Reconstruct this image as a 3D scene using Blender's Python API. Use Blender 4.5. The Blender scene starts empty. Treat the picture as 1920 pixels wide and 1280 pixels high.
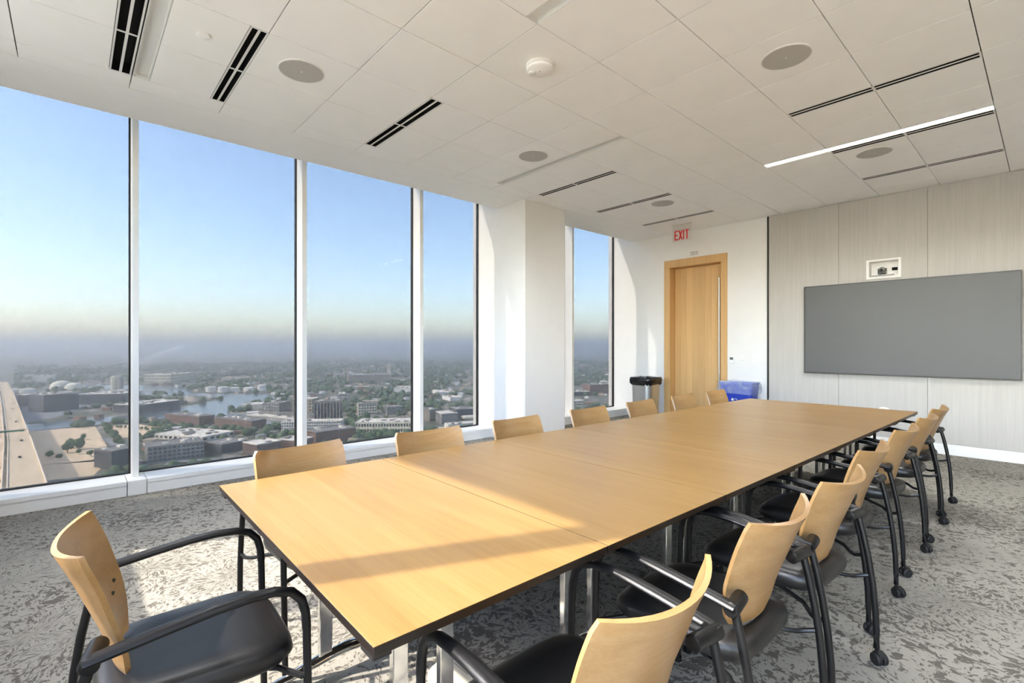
import bpy, math, random
from mathutils import Vector, Matrix
random.seed(7)
S = bpy.context.scene
COL = S.collection
PI = math.pi

# ---------------------------------------------------------------- camera, sky, sun, exposure
cam_d = bpy.data.cameras.new('camera')
cam_d.sensor_width = 36.0
cam_d.lens = 17.149
cam_d.shift_y = 0.00405
cam_d.clip_start = 0.05
cam_d.clip_end = 60000
cam = bpy.data.objects.new('camera', cam_d)
COL.objects.link(cam)
cam.location = (0, 0, 1.346)
cam.rotation_euler = (PI / 2, 0, 0.8361)
S.camera = cam

S.view_settings.view_transform = 'Standard'
S.view_settings.look = 'None'
S.view_settings.gamma = 1.0
S.view_settings.exposure = 2.02
S.view_settings.use_curve_mapping = False
S.cycles.max_bounces = 14
S.cycles.diffuse_bounces = 8
S.cycles.glossy_bounces = 4
S.cycles.transparent_max_bounces = 16
S.cycles.caustics_reflective = False
S.cycles.caustics_refractive = False

SKY = 0.60
world = bpy.data.worlds.new('sky')
S.world = world
world.use_nodes = True
wn = world.node_tree
wn.nodes.clear()
w_out = wn.nodes.new('ShaderNodeOutputWorld')
w_bg = wn.nodes.new('ShaderNodeBackground')
w_sky = wn.nodes.new('ShaderNodeTexSky')
w_sky.sky_type = 'NISHITA'
w_sky.sun_disc = False
w_sky.sun_elevation = math.radians(43)
w_sky.sun_rotation = math.atan2(-0.41, -1.0)      # the sun stands behind and to the left of the camera
w_sky.altitude = 200
w_sky.air_density = 1.0
w_sky.dust_density = 1.6
w_sky.ozone_density = 1.6
wn.links.new(w_sky.outputs[0], w_bg.inputs['Color'])
wn.links.new(w_bg.outputs[0], w_out.inputs['Surface'])
w_bg.inputs['Strength'].default_value = SKY

SUN_DIR = Vector((0.41, 1.0, -1.01)).normalized()
sun_d = bpy.data.lights.new('sun', 'SUN')
sun_d.energy = 4.6
sun_d.angle = math.radians(0.8)
sun_d.color = (1.0, 0.94, 0.85)
sun = bpy.data.objects.new('sun', sun_d)
COL.objects.link(sun)
sun.rotation_euler = SUN_DIR.to_track_quat('-Z', 'Y').to_euler()
sun.location = (-20, -40, 45)

LAMP_LIT = 85.0      # luminous lens of the fixture that shines in the photograph
FILL_LAMP = 4.5      # fill lamps added at the mouths of the unlit fixtures

# ---------------------------------------------------------------- helpers: meshes
class MB:
    def __init__(s):
        s.v = []; s.f = []; s.sm = []
    def box(s, a, b):
        x0, y0, z0 = a; x1, y1, z1 = b
        i = len(s.v)
        s.v += [(x0,y0,z0),(x1,y0,z0),(x1,y1,z0),(x0,y1,z0),(x0,y0,z1),(x1,y0,z1),(x1,y1,z1),(x0,y1,z1)]
        for q in ((0,3,2,1),(4,5,6,7),(0,1,5,4),(1,2,6,5),(2,3,7,6),(3,0,4,7)):
            s.f.append(tuple(i+k for k in q)); s.sm.append(False)
        return s
    def cbox(s, c, d):
        return s.box(tuple(c[k]-d[k]/2 for k in range(3)), tuple(c[k]+d[k]/2 for k in range(3)))
    def bbox(s, a, b, r=0.004):
        """box with chamfered vertical and horizontal edges"""
        x0, y0, z0 = a; x1, y1, z1 = b
        rings = [(r, z0), (0, z0+r), (0, z1-r), (r, z1)]
        i = len(s.v)
        for ins, z in rings:
            X0, X1, Y0, Y1 = x0+ins, x1-ins, y0+ins, y1-ins
            s.v += [(X0+r,Y0,z),(X1-r,Y0,z),(X1,Y0+r,z),(X1,Y1-r,z),(X1-r,Y1,z),(X0+r,Y1,z),(X0,Y1-r,z),(X0,Y0+r,z)]
        for k in range(3):
            for j in range(8):
                s.f.append((i+k*8+j, i+k*8+(j+1)%8, i+k*8+8+(j+1)%8, i+k*8+8+j)); s.sm.append(False)
        s.f.append(tuple(i+7-j for j in range(8))); s.sm.append(False)
        s.f.append(tuple(i+24+j for j in range(8))); s.sm.append(False)
        return s
    def tube(s, pts, rad, n=10, up=(0,0,1), closed=False):
        """rad: number or list of numbers or (across, thick) pairs"""
        P = [Vector(p) for p in pts]
        m = len(P); i0 = len(s.v)
        up = Vector(up)
        for k in range(m):
            if closed: t = P[(k+1) % m]-P[k-1]
            else: t = P[min(k+1, m-1)]-P[max(k-1, 0)]
            t.normalize()
            a = t.cross(up)
            if a.length < 1e-3: a = t.cross(Vector((1,0,0)))
            a.normalize(); b = a.cross(t)
            r = rad[k] if isinstance(rad, list) else rad
            ra, rb = r if isinstance(r, tuple) else (r, r)
            for j in range(n):
                th = 2*PI*j/n
                s.v.append(tuple(P[k]+a*(math.cos(th)*ra)+b*(math.sin(th)*rb)))
        for k in range(m if closed else m-1):
            k2 = (k+1) % m
            for j in range(n):
                s.f.append((i0+k*n+j, i0+k*n+(j+1)%n, i0+k2*n+(j+1)%n, i0+k2*n+j)); s.sm.append(True)
        if not closed:
            s.f.append(tuple(i0+n-1-j for j in range(n))); s.sm.append(False)
            s.f.append(tuple(i0+(m-1)*n+j for j in range(n))); s.sm.append(False)
        return s
    def cyl(s, a, b, r, n=16, r2=None):
        return s.tube([a, b], [r, r if r2 is None else r2], n)
    def lathe(s, prof, c=(0,0,0), n=24, smooth=True):
        i0 = len(s.v); m = len(prof)
        for r, z in prof:
            for j in range(n):
                th = 2*PI*j/n
                s.v.append((c[0]+r*math.cos(th), c[1]+r*math.sin(th), c[2]+z))
        for k in range(m-1):
            for j in range(n):
                s.f.append((i0+k*n+j, i0+k*n+(j+1)%n, i0+(k+1)*n+(j+1)%n, i0+(k+1)*n+j)); s.sm.append(smooth)
        s.f.append(tuple(i0+n-1-j for j in range(n))); s.sm.append(False)
        s.f.append(tuple(i0+(m-1)*n+j for j in range(n))); s.sm.append(False)
        return s
    def prism(s, poly, z0, z1):
        i = len(s.v); n = len(poly)
        s.v += [(p[0],p[1],z0) for p in poly]+[(p[0],p[1],z1) for p in poly]
        s.f.append(tuple(i+n-1-k for k in range(n))); s.sm.append(False)
        s.f.append(tuple(i+n+k for k in range(n))); s.sm.append(False)
        for k in range(n):
            s.f.append((i+k, i+(k+1)%n, i+n+(k+1)%n, i+n+k)); s.sm.append(False)
        return s
    def grid_plate(s, xs, zs, holes, y0, y1):
        """vertical wall slab in the xz plane with rectangular holes"""
        for a in range(len(xs)-1):
            for b in range(len(zs)-1):
                mx, mz = (xs[a]+xs[a+1])/2, (zs[b]+zs[b+1])/2
                if any(h[0] < mx < h[1] and h[2] < mz < h[3] for h in holes): continue
                s.box((xs[a],y0,zs[b]), (xs[a+1],y1,zs[b+1]))
        return s
    def move(s, M, start=0):
        for k in range(start, len(s.v)):
            s.v[k] = tuple(M @ Vector(s.v[k]))
        return s
    def mesh(s, name, mat, sharp=40):
        me = bpy.data.meshes.new(name)
        me.from_pydata(s.v, [], s.f)
        me.polygons.foreach_set('use_smooth', s.sm)
        me.materials.append(mat)
        me.update()
        if any(s.sm): me.set_sharp_from_angle(angle=math.radians(sharp))
        return me
    def obj(s, name, mat, parent=None, loc=None, sharp=40):
        return link(name, s.mesh(name, mat, sharp), parent, loc)

def link(name, me, parent=None, loc=None, rz=0):
    o = bpy.data.objects.new(name, me)
    COL.objects.link(o)
    if parent is not None: o.parent = parent
    if loc is not None: o.location = loc
    if rz: o.rotation_euler = (0, 0, rz)
    return o

def tag(o, label=None, cat=None, group=None, kind=None):
    if label: o['label'] = label
    if cat: o['category'] = cat
    if group: o['group'] = group
    if kind: o['kind'] = kind
    return o

def thing(name, label, cat, loc=(0,0,0), rz=0, group=None):
    return tag(link(name, None, None, loc, rz), label, cat, group)

def struct(o, label=None):
    o['kind'] = 'structure'
    if label: o['label'] = label
    return o

def copy_tree(o, parent=None):
    c = o.copy(); COL.objects.link(c); c.parent = parent
    for ch in list(o.children): copy_tree(ch, c)
    return c

# ---------------------------------------------------------------- helpers: materials
class NT:
    def __init__(s, name):
        s.m = bpy.data.materials.new(name); s.m.use_nodes = True
        s.t = s.m.node_tree; s.t.nodes.clear()
        s.out = s.t.nodes.new('ShaderNodeOutputMaterial')
    def put(s, sock, val):
        if isinstance(val, bpy.types.NodeSocket): s.t.links.new(val, sock)
        elif val is not None:
            if hasattr(sock.default_value, '__len__') and not hasattr(val, '__len__'): val = (val,)*len(sock.default_value)
            if hasattr(sock.default_value, '__len__') and len(sock.default_value) == 4 and len(val) == 3: val = tuple(val)+(1,)
            sock.default_value = val
    def n(s, typ, ins=None, **props):
        nd = s.t.nodes.new('ShaderNode'+typ)
        for k, v in props.items(): setattr(nd, k, v)
        for k, v in (ins or {}).items(): s.put(nd.inputs[k], v)
        return nd
    def math(s, op, a, b=None, c=None, clamp=False):
        nd = s.n('Math', {0: a}, operation=op, use_clamp=clamp)
        if b is not None: s.put(nd.inputs[1], b)
        if c is not None: s.put(nd.inputs[2], c)
        return nd.outputs[0]
    def vmath(s, op, a, b=None):
        nd = s.n('VectorMath', {0: a}, operation=op)
        if b is not None: s.put(nd.inputs[1], b)
        return nd.outputs['Value' if op in ('LENGTH','DOT_PRODUCT','DISTANCE') else 'Vector']
    def noise(s, vec, scale, detail=3, rough=0.5, dist=0.0, dims='3D'):
        return s.n('TexNoise', {'Vector': vec, 'Scale': scale, 'Detail': detail, 'Roughness': rough, 'Distortion': dist}, noise_dimensions=dims).outputs['Fac']
    def mix(s, fac, a, b):
        nd = s.n('Mix', data_type='RGBA')
        s.put(nd.inputs[0], fac); s.put(nd.inputs[6], a); s.put(nd.inputs[7], b)
        return nd.outputs[2]
    def ramp(s, fac, *stops):
        nd = s.n('ValToRGB', {0: fac})
        e = nd.color_ramp.elements
        e[0].position, e[0].color = stops[0][0], tuple(stops[0][1])+(1,)
        e[1].position, e[1].color = stops[-1][0], tuple(stops[-1][1])+(1,)
        for p, c in stops[1:-1]:
            x = e.new(p); x.color = tuple(c)+(1,)
        return nd.outputs[0]
    def step(s, v, lo, hi):
        nd = s.n('MapRange', {'Value': v, 'From Min': lo, 'From Max': hi, 'To Min': 0.0, 'To Max': 1.0}, clamp=True)
        return nd.outputs[0]
    def coord(s, which='Object'):
        return s.n('TexCoord').outputs[which]
    def bump(s, h, strength=0.3, dist=0.01):
        return s.n('Bump', {'Height': h, 'Strength': strength, 'Distance': dist}).outputs[0]
    def pbr(s, color, rough=0.5, metal=0.0, spec=0.5, normal=None, coat=0.0, coat_rough=0.1, emit=None, emit_s=0.0, alpha=None):
        ins = {'Base Color': color, 'Roughness': rough, 'Metallic': metal, 'Specular IOR Level': spec, 'Coat Weight': coat, 'Coat Roughness': coat_rough}
        b = s.n('BsdfPrincipled', ins)
        if normal is not None: s.put(b.inputs['Normal'], normal)
        if emit is not None:
            s.put(b.inputs['Emission Color'], emit); s.put(b.inputs['Emission Strength'], emit_s)
        if alpha is not None: s.put(b.inputs['Alpha'], alpha)
        s.t.links.new(b.outputs[0], s.out.inputs['Surface'])
        return s.m

def plain(name, color, rough=0.5, metal=0.0, spec=0.5, coat=0.0, var=0.04, scale=6.0, **kw):
    """a surface colour with a slight mottling of its own"""
    t = NT(name)
    nz = t.noise(t.coord(), scale, 3)
    k = t.n('MapRange', {'Value': nz, 'From Min': 0.3, 'From Max': 0.7, 'To Min': 1-var, 'To Max': 1+var}).outputs[0]
    c = t.n('HueSaturation', {'Value': k, 'Color': color}).outputs[0]
    return t.pbr(c, rough, metal, spec, None, coat, **kw)

def wood(name, c0, c1, c2, axis=0, scale=1.0, rough=0.38, coat=0.25, rand=True):
    """fine straight grain running along the given object axis"""
    t = NT(name)
    co = t.coord()
    st = [16.0*scale]*3; st[axis] = 0.9*scale
    if rand:
        rn = t.n('ObjectInfo').outputs['Random']
        off = t.n('CombineXYZ', {0: t.math('MULTIPLY', rn, 37.0), 1: t.math('MULTIPLY', rn, 91.0), 2: t.math('MULTIPLY', rn, 13.0)}).outputs[0]
        co = t.vmath('ADD', co, off)
    big = t.noise(t.vmath('MULTIPLY', co, tuple(st)), 1.0, 4, 0.6, 0.6)
    fine = t.noise(t.vmath('MULTIPLY', co, tuple(v*9 if k != axis else v*3 for k, v in enumerate(st))), 1.0, 3, 0.6)
    broad = t.noise(t.vmath('MULTIPLY', co, tuple(v*0.22 for v in st)), 1.0, 2, 0.5)
    f = t.math('ADD', t.math('MULTIPLY', big, 0.5), t.math('MULTIPLY', fine, 0.28))
    f = t.math('ADD', f, t.math('MULTIPLY', broad, 0.22))
    c = t.ramp(f, (0.36, c0), (0.5, c1), (0.64, c2))
    nrm = t.bump(fine, 0.06, 0.002)
    return t.pbr(c, rough, 0, 0.5, nrm, coat, 0.25)

M = {}
M['white'] = plain('white_paint', (0.77, 0.755, 0.725), 0.55, var=0.012)
M['mullion'] = plain('white_aluminium', (0.82, 0.81, 0.78), 0.42, var=0.012)
M['tile'] = plain('ceiling_tile', (0.95, 0.937, 0.91), 0.85, var=0.015, scale=3)
M['soffit'] = plain('soffit_paint', (0.945, 0.93, 0.90), 0.7, var=0.01)
M['plenum'] = plain('dark_void', (0.03, 0.03, 0.03), 0.9)
M['black_void'] = plain('black_slot', (0.004, 0.004, 0.004), 0.9)
M['rail'] = plain('diffuser_metal', (0.78, 0.77, 0.74), 0.5, var=0.01)
M['speaker'] = plain('speaker_grille', (0.50, 0.48, 0.44), 0.8, var=0.02, scale=300)
M['plastic'] = plain('white_plastic', (0.80, 0.79, 0.76), 0.4, var=0.01)
M['black'] = plain('black_metal', (0.005, 0.005, 0.0055), 0.38, spec=0.35, var=0.1)
M['vinyl'] = plain('black_vinyl', (0.0085, 0.0082, 0.0085), 0.38, spec=0.5, var=0.1, scale=60)
M['rubber'] = plain('black_rubber', (0.004, 0.004, 0.004), 0.6)
M['edge'] = plain('dark_table_edge', (0.008, 0.0045, 0.0025), 0.4)
M['chrome'] = plain('polished_chrome', (0.82, 0.82, 0.81), 0.12, metal=1.0, var=0.01)
M['steel'] = plain('brushed_steel', (0.62, 0.62, 0.60), 0.32, metal=1.0, var=0.03)
M['table'] = wood('table_maple', (0.212, 0.112, 0.031), (0.253, 0.144, 0.044), (0.288, 0.171, 0.058), axis=0, rough=0.36, coat=0.15)
M['chair_wood'] = wood('chair_beech', (0.278, 0.148, 0.048), (0.326, 0.187, 0.069), (0.366, 0.220, 0.092), axis=0, scale=1.6, rough=0.36, coat=0.25)
M['door_wood'] = wood('door_oak', (0.55, 0.325, 0.125), (0.62, 0.375, 0.15), (0.67, 0.415, 0.175), axis=2, scale=1.0, rough=0.42, coat=0.15, rand=False)
M['screw'] = plain('black_screw', (0.01, 0.008, 0.006), 0.5)
M['bezel'] = plain('black_bezel', (0.004, 0.004, 0.004), 0.35)
M['screen'] = plain('matt_screen', (0.085, 0.085, 0.083), 0.42, spec=0.4, var=0.01)
M['red'] = plain('red_letters', (0.45, 0.006, 0.006), 0.4, emit=(1, 0.02, 0.01), emit_s=0.03)
M['ink'] = plain('grey_ink', (0.06, 0.06, 0.06), 0.6)
M['lcd'] = plain('grey_display', (0.10, 0.11, 0.10), 0.25)
M['blue'] = plain('blue_plastic', (0.003, 0.030, 0.34), 0.4, var=0.02)
M['bag'] = plain('black_bag', (0.004, 0.004, 0.0045), 0.25, var=0.2)
M['box_cover'] = plain('cream_cover', (0.52, 0.49, 0.40), 0.45)
M['gasket'] = plain('dark_gasket', (0.012, 0.010, 0.009), 0.5)

# far wall fabric with faint vertical threads
t = NT('wall_fabric'); co = t.coord()
th = t.noise(t.vmath('MULTIPLY', co, (170, 170, 3.0)), 1.0, 4, 0.65)
th2 = t.noise(t.vmath('MULTIPLY', co, (30, 30, 0.7)), 1.0, 3, 0.6)
f_ = t.math('ADD', t.math('MULTIPLY', th, 0.6), t.math('MULTIPLY', th2, 0.4))
M['fabric'] = t.pbr(t.ramp(f_, (0.35, (0.43, 0.408, 0.372)), (0.65, (0.50, 0.477, 0.438))), 0.9, 0, 0.2, t.bump(th, 0.15, 0.003))

# carpet: clusters of strokes that fan out from scattered centres
t = NT('carpet'); co = t.coord()
wob = t.n('TexNoise', {'Vector': co, 'Scale': 3.0, 'Detail': 2.0}).outputs['Color']
wv = t.vmath('MULTIPLY', t.vmath('SUBTRACT', wob, (0.5, 0.5, 0.5)), (0.16, 0.16, 0.0))
cw = t.vmath('ADD', co, wv)
vor = t.n('TexVoronoi', {'Vector': cw, 'Scale': 1.5, 'Randomness': 1.0}, voronoi_dimensions='2D', feature='F1')
dv = t.vmath('SUBTRACT', cw, vor.outputs['Position'])
sp = t.n('SeparateXYZ', {0: t.vmath('ADD', dv, t.vmath('MULTIPLY', t.vmath('SUBTRACT', t.n('TexNoise', {'Vector': co, 'Scale': 9.0, 'Detail': 2.0}).outputs['Color'], (0.5, 0.5, 0.5)), (0.10, 0.10, 0.0)))})
ang = t.math('ARCTAN2', sp.outputs[1], sp.outputs[0])
rad_ = t.vmath('LENGTH', dv)
cellr = t.n('SeparateColor', {0: vor.outputs['Color']}).outputs[0]
pv = t.n('CombineXYZ', {0: t.math('MULTIPLY', ang, 10.0), 1: t.math('MULTIPLY', rad_, 21.0), 2: t.math('MULTIPLY', cellr, 50.0)}).outputs[0]
st_ = t.noise(pv, 1.0, 3, 0.62, 0.35)
pv2 = t.n('CombineXYZ', {0: t.math('MULTIPLY', ang, 25.0), 1: t.math('MULTIPLY', rad_, 40.0), 2: t.math('MULTIPLY', cellr, 70.0)}).outputs[0]
st2 = t.noise(pv2, 1.0, 2, 0.6, 0.5)
dens = t.noise(co, 1.3, 2)
thr = t.math('ADD', t.math('MULTIPLY', t.math('SUBTRACT', dens, 0.5), -0.26), 0.564)
a1 = t.step(t.math('SUBTRACT', st_, thr), -0.012, 0.022)
a2 = t.step(t.math('SUBTRACT', st2, t.math('ADD', thr, 0.02)), -0.012, 0.022)
mk = t.math('MAXIMUM', a1, a2)
pile = t.noise(co, 420.0, 2, 0.7)
pile2 = t.noise(co, 90.0, 2, 0.6)
basec = t.mix(pile, (0.232, 0.217, 0.184), (0.335, 0.314, 0.268))
darkc = t.mix(pile, (0.075, 0.067, 0.055), (0.118, 0.106, 0.089))
cc = t.mix(t.math('MULTIPLY', mk, 0.9), basec, darkc)
hh = t.math('ADD', t.math('MULTIPLY', pile2, 0.6), t.math('MULTIPLY', mk, -0.8))
M['carpet'] = t.pbr(cc, 0.95, 0, 0.1, t.bump(hh, 0.5, 0.006))

# clear window glass (thin, no refraction) with a mirror share that grows at grazing angles
def glass(name, tint, share):
    t = NT(name)
    fr = t.n('Fresnel', {'IOR': 1.45}).outputs[0]
    k = t.math('MULTIPLY', fr, share, clamp=True)
    a = t.n('BsdfTransparent', {'Color': tint}).outputs[0]
    b = t.n('BsdfGlossy', {'Color': (1, 1, 1), 'Roughness': 0.0}).outputs[0]
    mx = t.n('MixShader', {0: k, 1: a, 2: b})
    t.t.links.new(mx.outputs[0], t.out.inputs['Surface'])
    return t.m
M['glass'] = glass('tinted_window_glass', (0.307, 0.306, 0.302), 0.06)
M['clear_glass'] = glass('clear_window_glass', (0.985, 0.985, 0.985), 0.35)
M['acrylic'] = glass('clear_acrylic', (0.97, 0.96, 0.95), 0.7)
def film(name, tint, body, share):
    t = NT(name)
    nz = t.noise(t.coord(), 9.0, 3, 0.6, 0.6)
    a = t.n('BsdfTransparent', {'Color': tint}).outputs[0]
    b = t.n('BsdfPrincipled', {'Base Color': body, 'Roughness': 0.25, 'Specular IOR Level': 0.8}).outputs[0]
    k = t.n('MapRange', {'Value': nz, 'From Min': 0.35, 'From Max': 0.7, 'To Min': share*0.5, 'To Max': share*1.6}, clamp=True).outputs[0]
    mx = t.n('MixShader', {0: k, 1: a, 2: b})
    t.t.links.new(mx.outputs[0], t.out.inputs['Surface'])
    return t.m
M['liner'] = film('clear_liner', (0.95, 0.97, 1.0), (0.75, 0.82, 0.95), 0.22)

def emitter(name, col, strength):
    t = NT(name)
    e = t.n('Emission', {'Color': col, 'Strength': strength})
    t.t.links.new(e.outputs[0], t.out.inputs['Surface'])
    return t.m
M['lens_lit'] = emitter('lit_lens', (0.97, 0.98, 1.0), LAMP_LIT)

# ---------------------------------------------------------------- the room shell
X0, X1 = -5.88, 5.2          # glass plane, right wall
Y0, Y1 = -1.08, 8.05          # near wall, far wall
ZC = 3.352

struct(MB().box((-6.0, -1.3, -0.3), (5.4, 8.25, 0.0)).obj('floor', M['carpet']), 'grey carpet patterned with darker fanned strokes')

# ceiling: a dark void above, tiles hung below it, each tile a piece of its own
ceil = struct(MB().box((-5.52, -1.3, 3.62), (5.4, 8.25, 3.72)).obj('ceiling', M['plenum']), 'white suspended tile ceiling')
GX, GY, GS = -2.7626, 1.5536, 0.6096
gx = lambda i: GX+GS*i
gy = lambda j: GY+GS*j
XE = -4.82
# bands taken by fixtures: (i0, i1, y0, y1)
BANDS = [(-3,-1,0.203,0.330),(-3,0,0.338,0.438),(-3,-1,0.838,gy(-1)),(-3,-1,gy(1),2.290),(-3,0,3.893,gy(4)),
         (-3,-1,gy(5),4.706),(-3,-1,gy(7),5.932),(-3,-1,gy(9),7.146),(2,4,gy(5),4.706),(1,4,5.726,gy(7)),
         (2,4,gy(7),5.936),(2,4,gy(9),7.146),(1,4,2.060,gy(1)),
         (5,8,0.338,0.438),(5,8,3.893,gy(4)),(9,12,2.060,gy(1)),(9,12,5.726,gy(7))]
tile_cache = {}
def tile(x0, x1, y0, y1):
    g = 0.0032
    w, d = round(x1-x0-2*g, 4), round(y1-y0-2*g, 4)
    if w < 0.02 or d < 0.02: return
    if (w, d) not in tile_cache:
        tile_cache[(w, d)] = MB().bbox((-w/2, -d/2, 0), (w/2, d/2, 0.02), 0.0015).mesh('ceiling_tile', M['tile'])
    link('ceiling_tile', tile_cache[(w, d)], ceil, ((x0+x1)/2, (y0+y1)/2, ZC))
xs_ = [XE]+[gx(i) for i in range(-3, 13)]+[X1]
ys_ = [Y0]+[gy(j) for j in range(-4, 11)]+[Y1]
for a in range(len(xs_)-1):
    for b in range(len(ys_)-1):
        xa, xb, ya, yb = xs_[a], xs_[a+1], ys_[b], ys_[b+1]
        i = a-4
        spans = [(ya, yb)]
        for (i0, i1, b0, b1) in BANDS:
            if a >= 1 and i0 <= i < i1:
                nxt = []
                for (p, q) in spans:
                    if b1 <= p+1e-4 or b0 >= q-1e-4: nxt.append((p, q)); continue
                    if b0 > p: nxt.append((p, b0))
                    if b1 < q: nxt.append((b1, q))
                spans = nxt
        for (p, q) in spans: tile(xa, xb, p, q)
MB().box((-5.45, Y0, ZC+0.001), (XE-0.003, Y1, ZC+0.05)).obj('soffit', M['soffit'], ceil)
MB().box((-5.45, Y0, ZC+0.05), (-5.41, Y1, 4.02)).obj('shade_pocket_face', M['soffit'], ceil)
MB().box((-6.0, -1.3, 3.98), (-5.41, 8.25, 4.08)).obj('shade_pocket_top', M['soffit'], ceil)

# window wall: windows numbered from the near corner to the far wall
ZS = 0.13
mull = [(0.418, 0.466), (1.939, 1.992), (3.475, 3.527), (6.578, 6.625)]
bays = [(Y0, 0.418), (0.466, 1.939), (1.992, 3.475), (3.527, 4.611), (5.416, 6.578), (6.625, Y1)]
for k, (a, b) in enumerate(bays):
    w = struct(link('window_%d' % (k+1), None, None, (X0, a, 0)), 'full height window pane in white frame over city')
    L = b-a
    MB().box((-0.012, 0.012, ZS+0.01), (0.0, L-0.012, 3.98)).obj('pane', M['glass'], w)
    MB().box((-0.03, 0, ZS), (0.012, 0.014, 3.98)).box((-0.03, L-0.014, ZS), (0.012, L, 3.98)).box((-0.03, 0.014, ZS), (0.012, L-0.014, ZS+0.014)).obj('gasket', M['gasket'], w)
    MB().box((-0.06, 0.05 if k not in (0, 3) else 0, 0.0), (0.335, L-0.05 if k not in (3,) else L, ZS-0.035)).box((-0.06, 0.05 if k not in (0, 3) else 0, ZS-0.035), (0.342, L-0.05 if k not in (3,) else L, ZS)).obj('sill', M['mullion'], w)
    for (m0, m1) in mull:
        if abs(m0-b) < 1e-3:
            MB().bbox((-0.06, L, 0), (0.19, L+m1-m0, 3.98), 0.002).obj('mullion', M['mullion'], w)
            MB().bbox((-0.06, L-0.044, 0), (0.347, L+m1-m0+0.044, ZS+0.002), 0.002).obj('sill_joint_cover', M['mullion'], w)

col = struct(MB().box((-6.0, 4.611, 0), (-4.832, 5.416, ZC)).box((-6.0, 4.611, ZC), (-5.45, 5.416, 4.0)).obj('column', M['white']), 'square white column between the windows')

# far wall with door opening and camera niche
DX0, DX1, DZ = -4.632, -3.705, 2.748
NX0, NX1, NZ0, NZ1 = -1.664, -1.344, 2.266, 2.478
wf = MB().grid_plate([-6.0, DX0-0.06, DX1+0.06, NX0, NX1, 5.4], [0, NZ0, NZ1, DZ+0.06, 4.05], [(DX0-0.06, DX1+0.06, -1, DZ+0.06), (NX0, NX1, NZ0, NZ1)], 8.05, 8.28)
wall_far = struct(wf.obj('wall_far', M['white']), 'white wall with door and fabric panels')
MB().box((-6.0, 8.28, -0.2), (5.4, 8.34, 4.05)).obj('wall_backing', M['white'], wall_far)
seams = [-2.945, -2.018, -1.052, -0.086, 0.88, 1.846, 2.812, 3.778, 4.744, X1]
for k in range(len(seams)-1):
    a, b = seams[k]+0.002, seams[k+1]-0.002
    p = MB()
    if a < NX0 < b: p.grid_plate([a, NX0, NX1, b], [0.135, NZ0, NZ1, ZC-0.008], [(NX0, NX1, NZ0, NZ1)], 8.028, 8.05)
    else: p.box((a, 8.028, 0.135), (b, 8.05, ZC-0.008))
    p.obj('fabric_panel', M['fabric'], wall_far)
struct(MB().box((-2.968, 8.022, 0.0), (-2.947, 8.05, ZC-0.004)).obj('trim_1', M['gasket']), 'dark vertical reveal strip beside fabric panels')
struct(MB().bbox((-2.945, 8.018, 0.0), (X1, 8.05, 0.130), 0.003).obj('baseboard_far', M['white']), 'white baseboard under the fabric panels')
struct(MB().bbox((-5.5, 8.036, 0.0), (-4.752, 8.05, 0.10), 0.003).bbox((-3.595, 8.036, 0.0), (-2.97, 8.05, 0.10), 0.003).obj('baseboard_door', M['white']), 'white baseboard on the door wall')

struct(MB().box((X1, -1.3, 0), (5.4, 8.28, 3.62)).obj('wall_right', plain('side_wall_fabric', (0.42, 0.39, 0.35), 0.9)), 'taupe side wall')
# near wall: solid to chest height at left, low sills added at right
wn_ = MB()
nx_open = [(-4.71, -3.515, 1.38), (-3.385, -2.04, 1.38), (-1.91, -0.565, 1.38), (-0.435, 0.91, 0.13), (1.04, 2.385, 0.13), (2.515, 3.86, 0.13), (3.99, 5.1, 0.13)]  # the low-sill openings at right are added to bounce sunlight off the floor
edges = [-6.0]+[v for p in nx_open for v in p[:2]]+[5.4]
for k in range(0, len(edges), 2):
    wn_.box((edges[k], -1.30 if k in (0, len(edges)-2) else -1.14, 0), (edges[k+1], Y0, 3.62))
for a, b, zs in nx_open: wn_.box((a, -1.30 if zs > 1 else -1.14, 0), (b, Y0, zs))
wn_.box((-6.0, -1.30, 3.353), (5.4, Y0, 4.08))
wall_near = struct(wn_.obj('wall_near', M['white']), 'white wall with windows')
for k, (a, b, zs) in enumerate(nx_open):
    w = struct(link('window_%d' % (k+7), None, None, (a, -1.11, zs)), 'unseen window behind the table head')
    MB().box((0, -0.006, 0), (b-a, 0.006, 3.353-zs)).obj('pane', M['clear_glass'], w)

# door
door = struct(link('door_1', None, None, (DX0, 8.05, 0)), 'light oak door with tall steel pull handle')
Wd = DX1-DX0
MB().bbox((-0.118, -0.018, 0), (0.0, 0.17, DZ), 0.003).bbox((Wd, -0.018, 0), (Wd+0.108, 0.17, DZ), 0.003).bbox((-0.118, -0.018, DZ), (Wd+0.108, 0.17, DZ+0.135), 0.003).obj('door_frame', M['door_wood'], door)
leaf_parent = MB().box((0.004, 0.155, 0.01), (Wd-0.004, 0.19, DZ-0.004)).obj('door_leaf', M['door_wood'], door)
nst = 8
for k in range(nst):
    a = 0.006+(Wd-0.012)*k/nst; b = 0.006+(Wd-0.012)*(k+1)/nst
    tshade = wood('door_stave', *[tuple(c*(0.94, 1.0, 1.05, 0.97)[k % 4] for c in q) for q in ((0.57, 0.345, 0.14), (0.63, 0.39, 0.162), (0.68, 0.43, 0.185))], axis=2, scale=0.8, rough=0.45, coat=0.1) if k < 4 else bpy.data.materials['door_stave' if k % 4 == 0 else 'door_stave.00%d' % (k % 4)]
    MB().bbox((a+0.0006, 0.146, 0.012), (b-0.0006, 0.156, DZ-0.006), 0.0006).obj('stave', tshade, leaf_parent)
hd = MB().cyl((Wd-0.07, 0.085, 0.55), (Wd-0.07, 0.085, 2.50), 0.0125, 12).obj('pull_handle', M['steel'], door)
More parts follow.
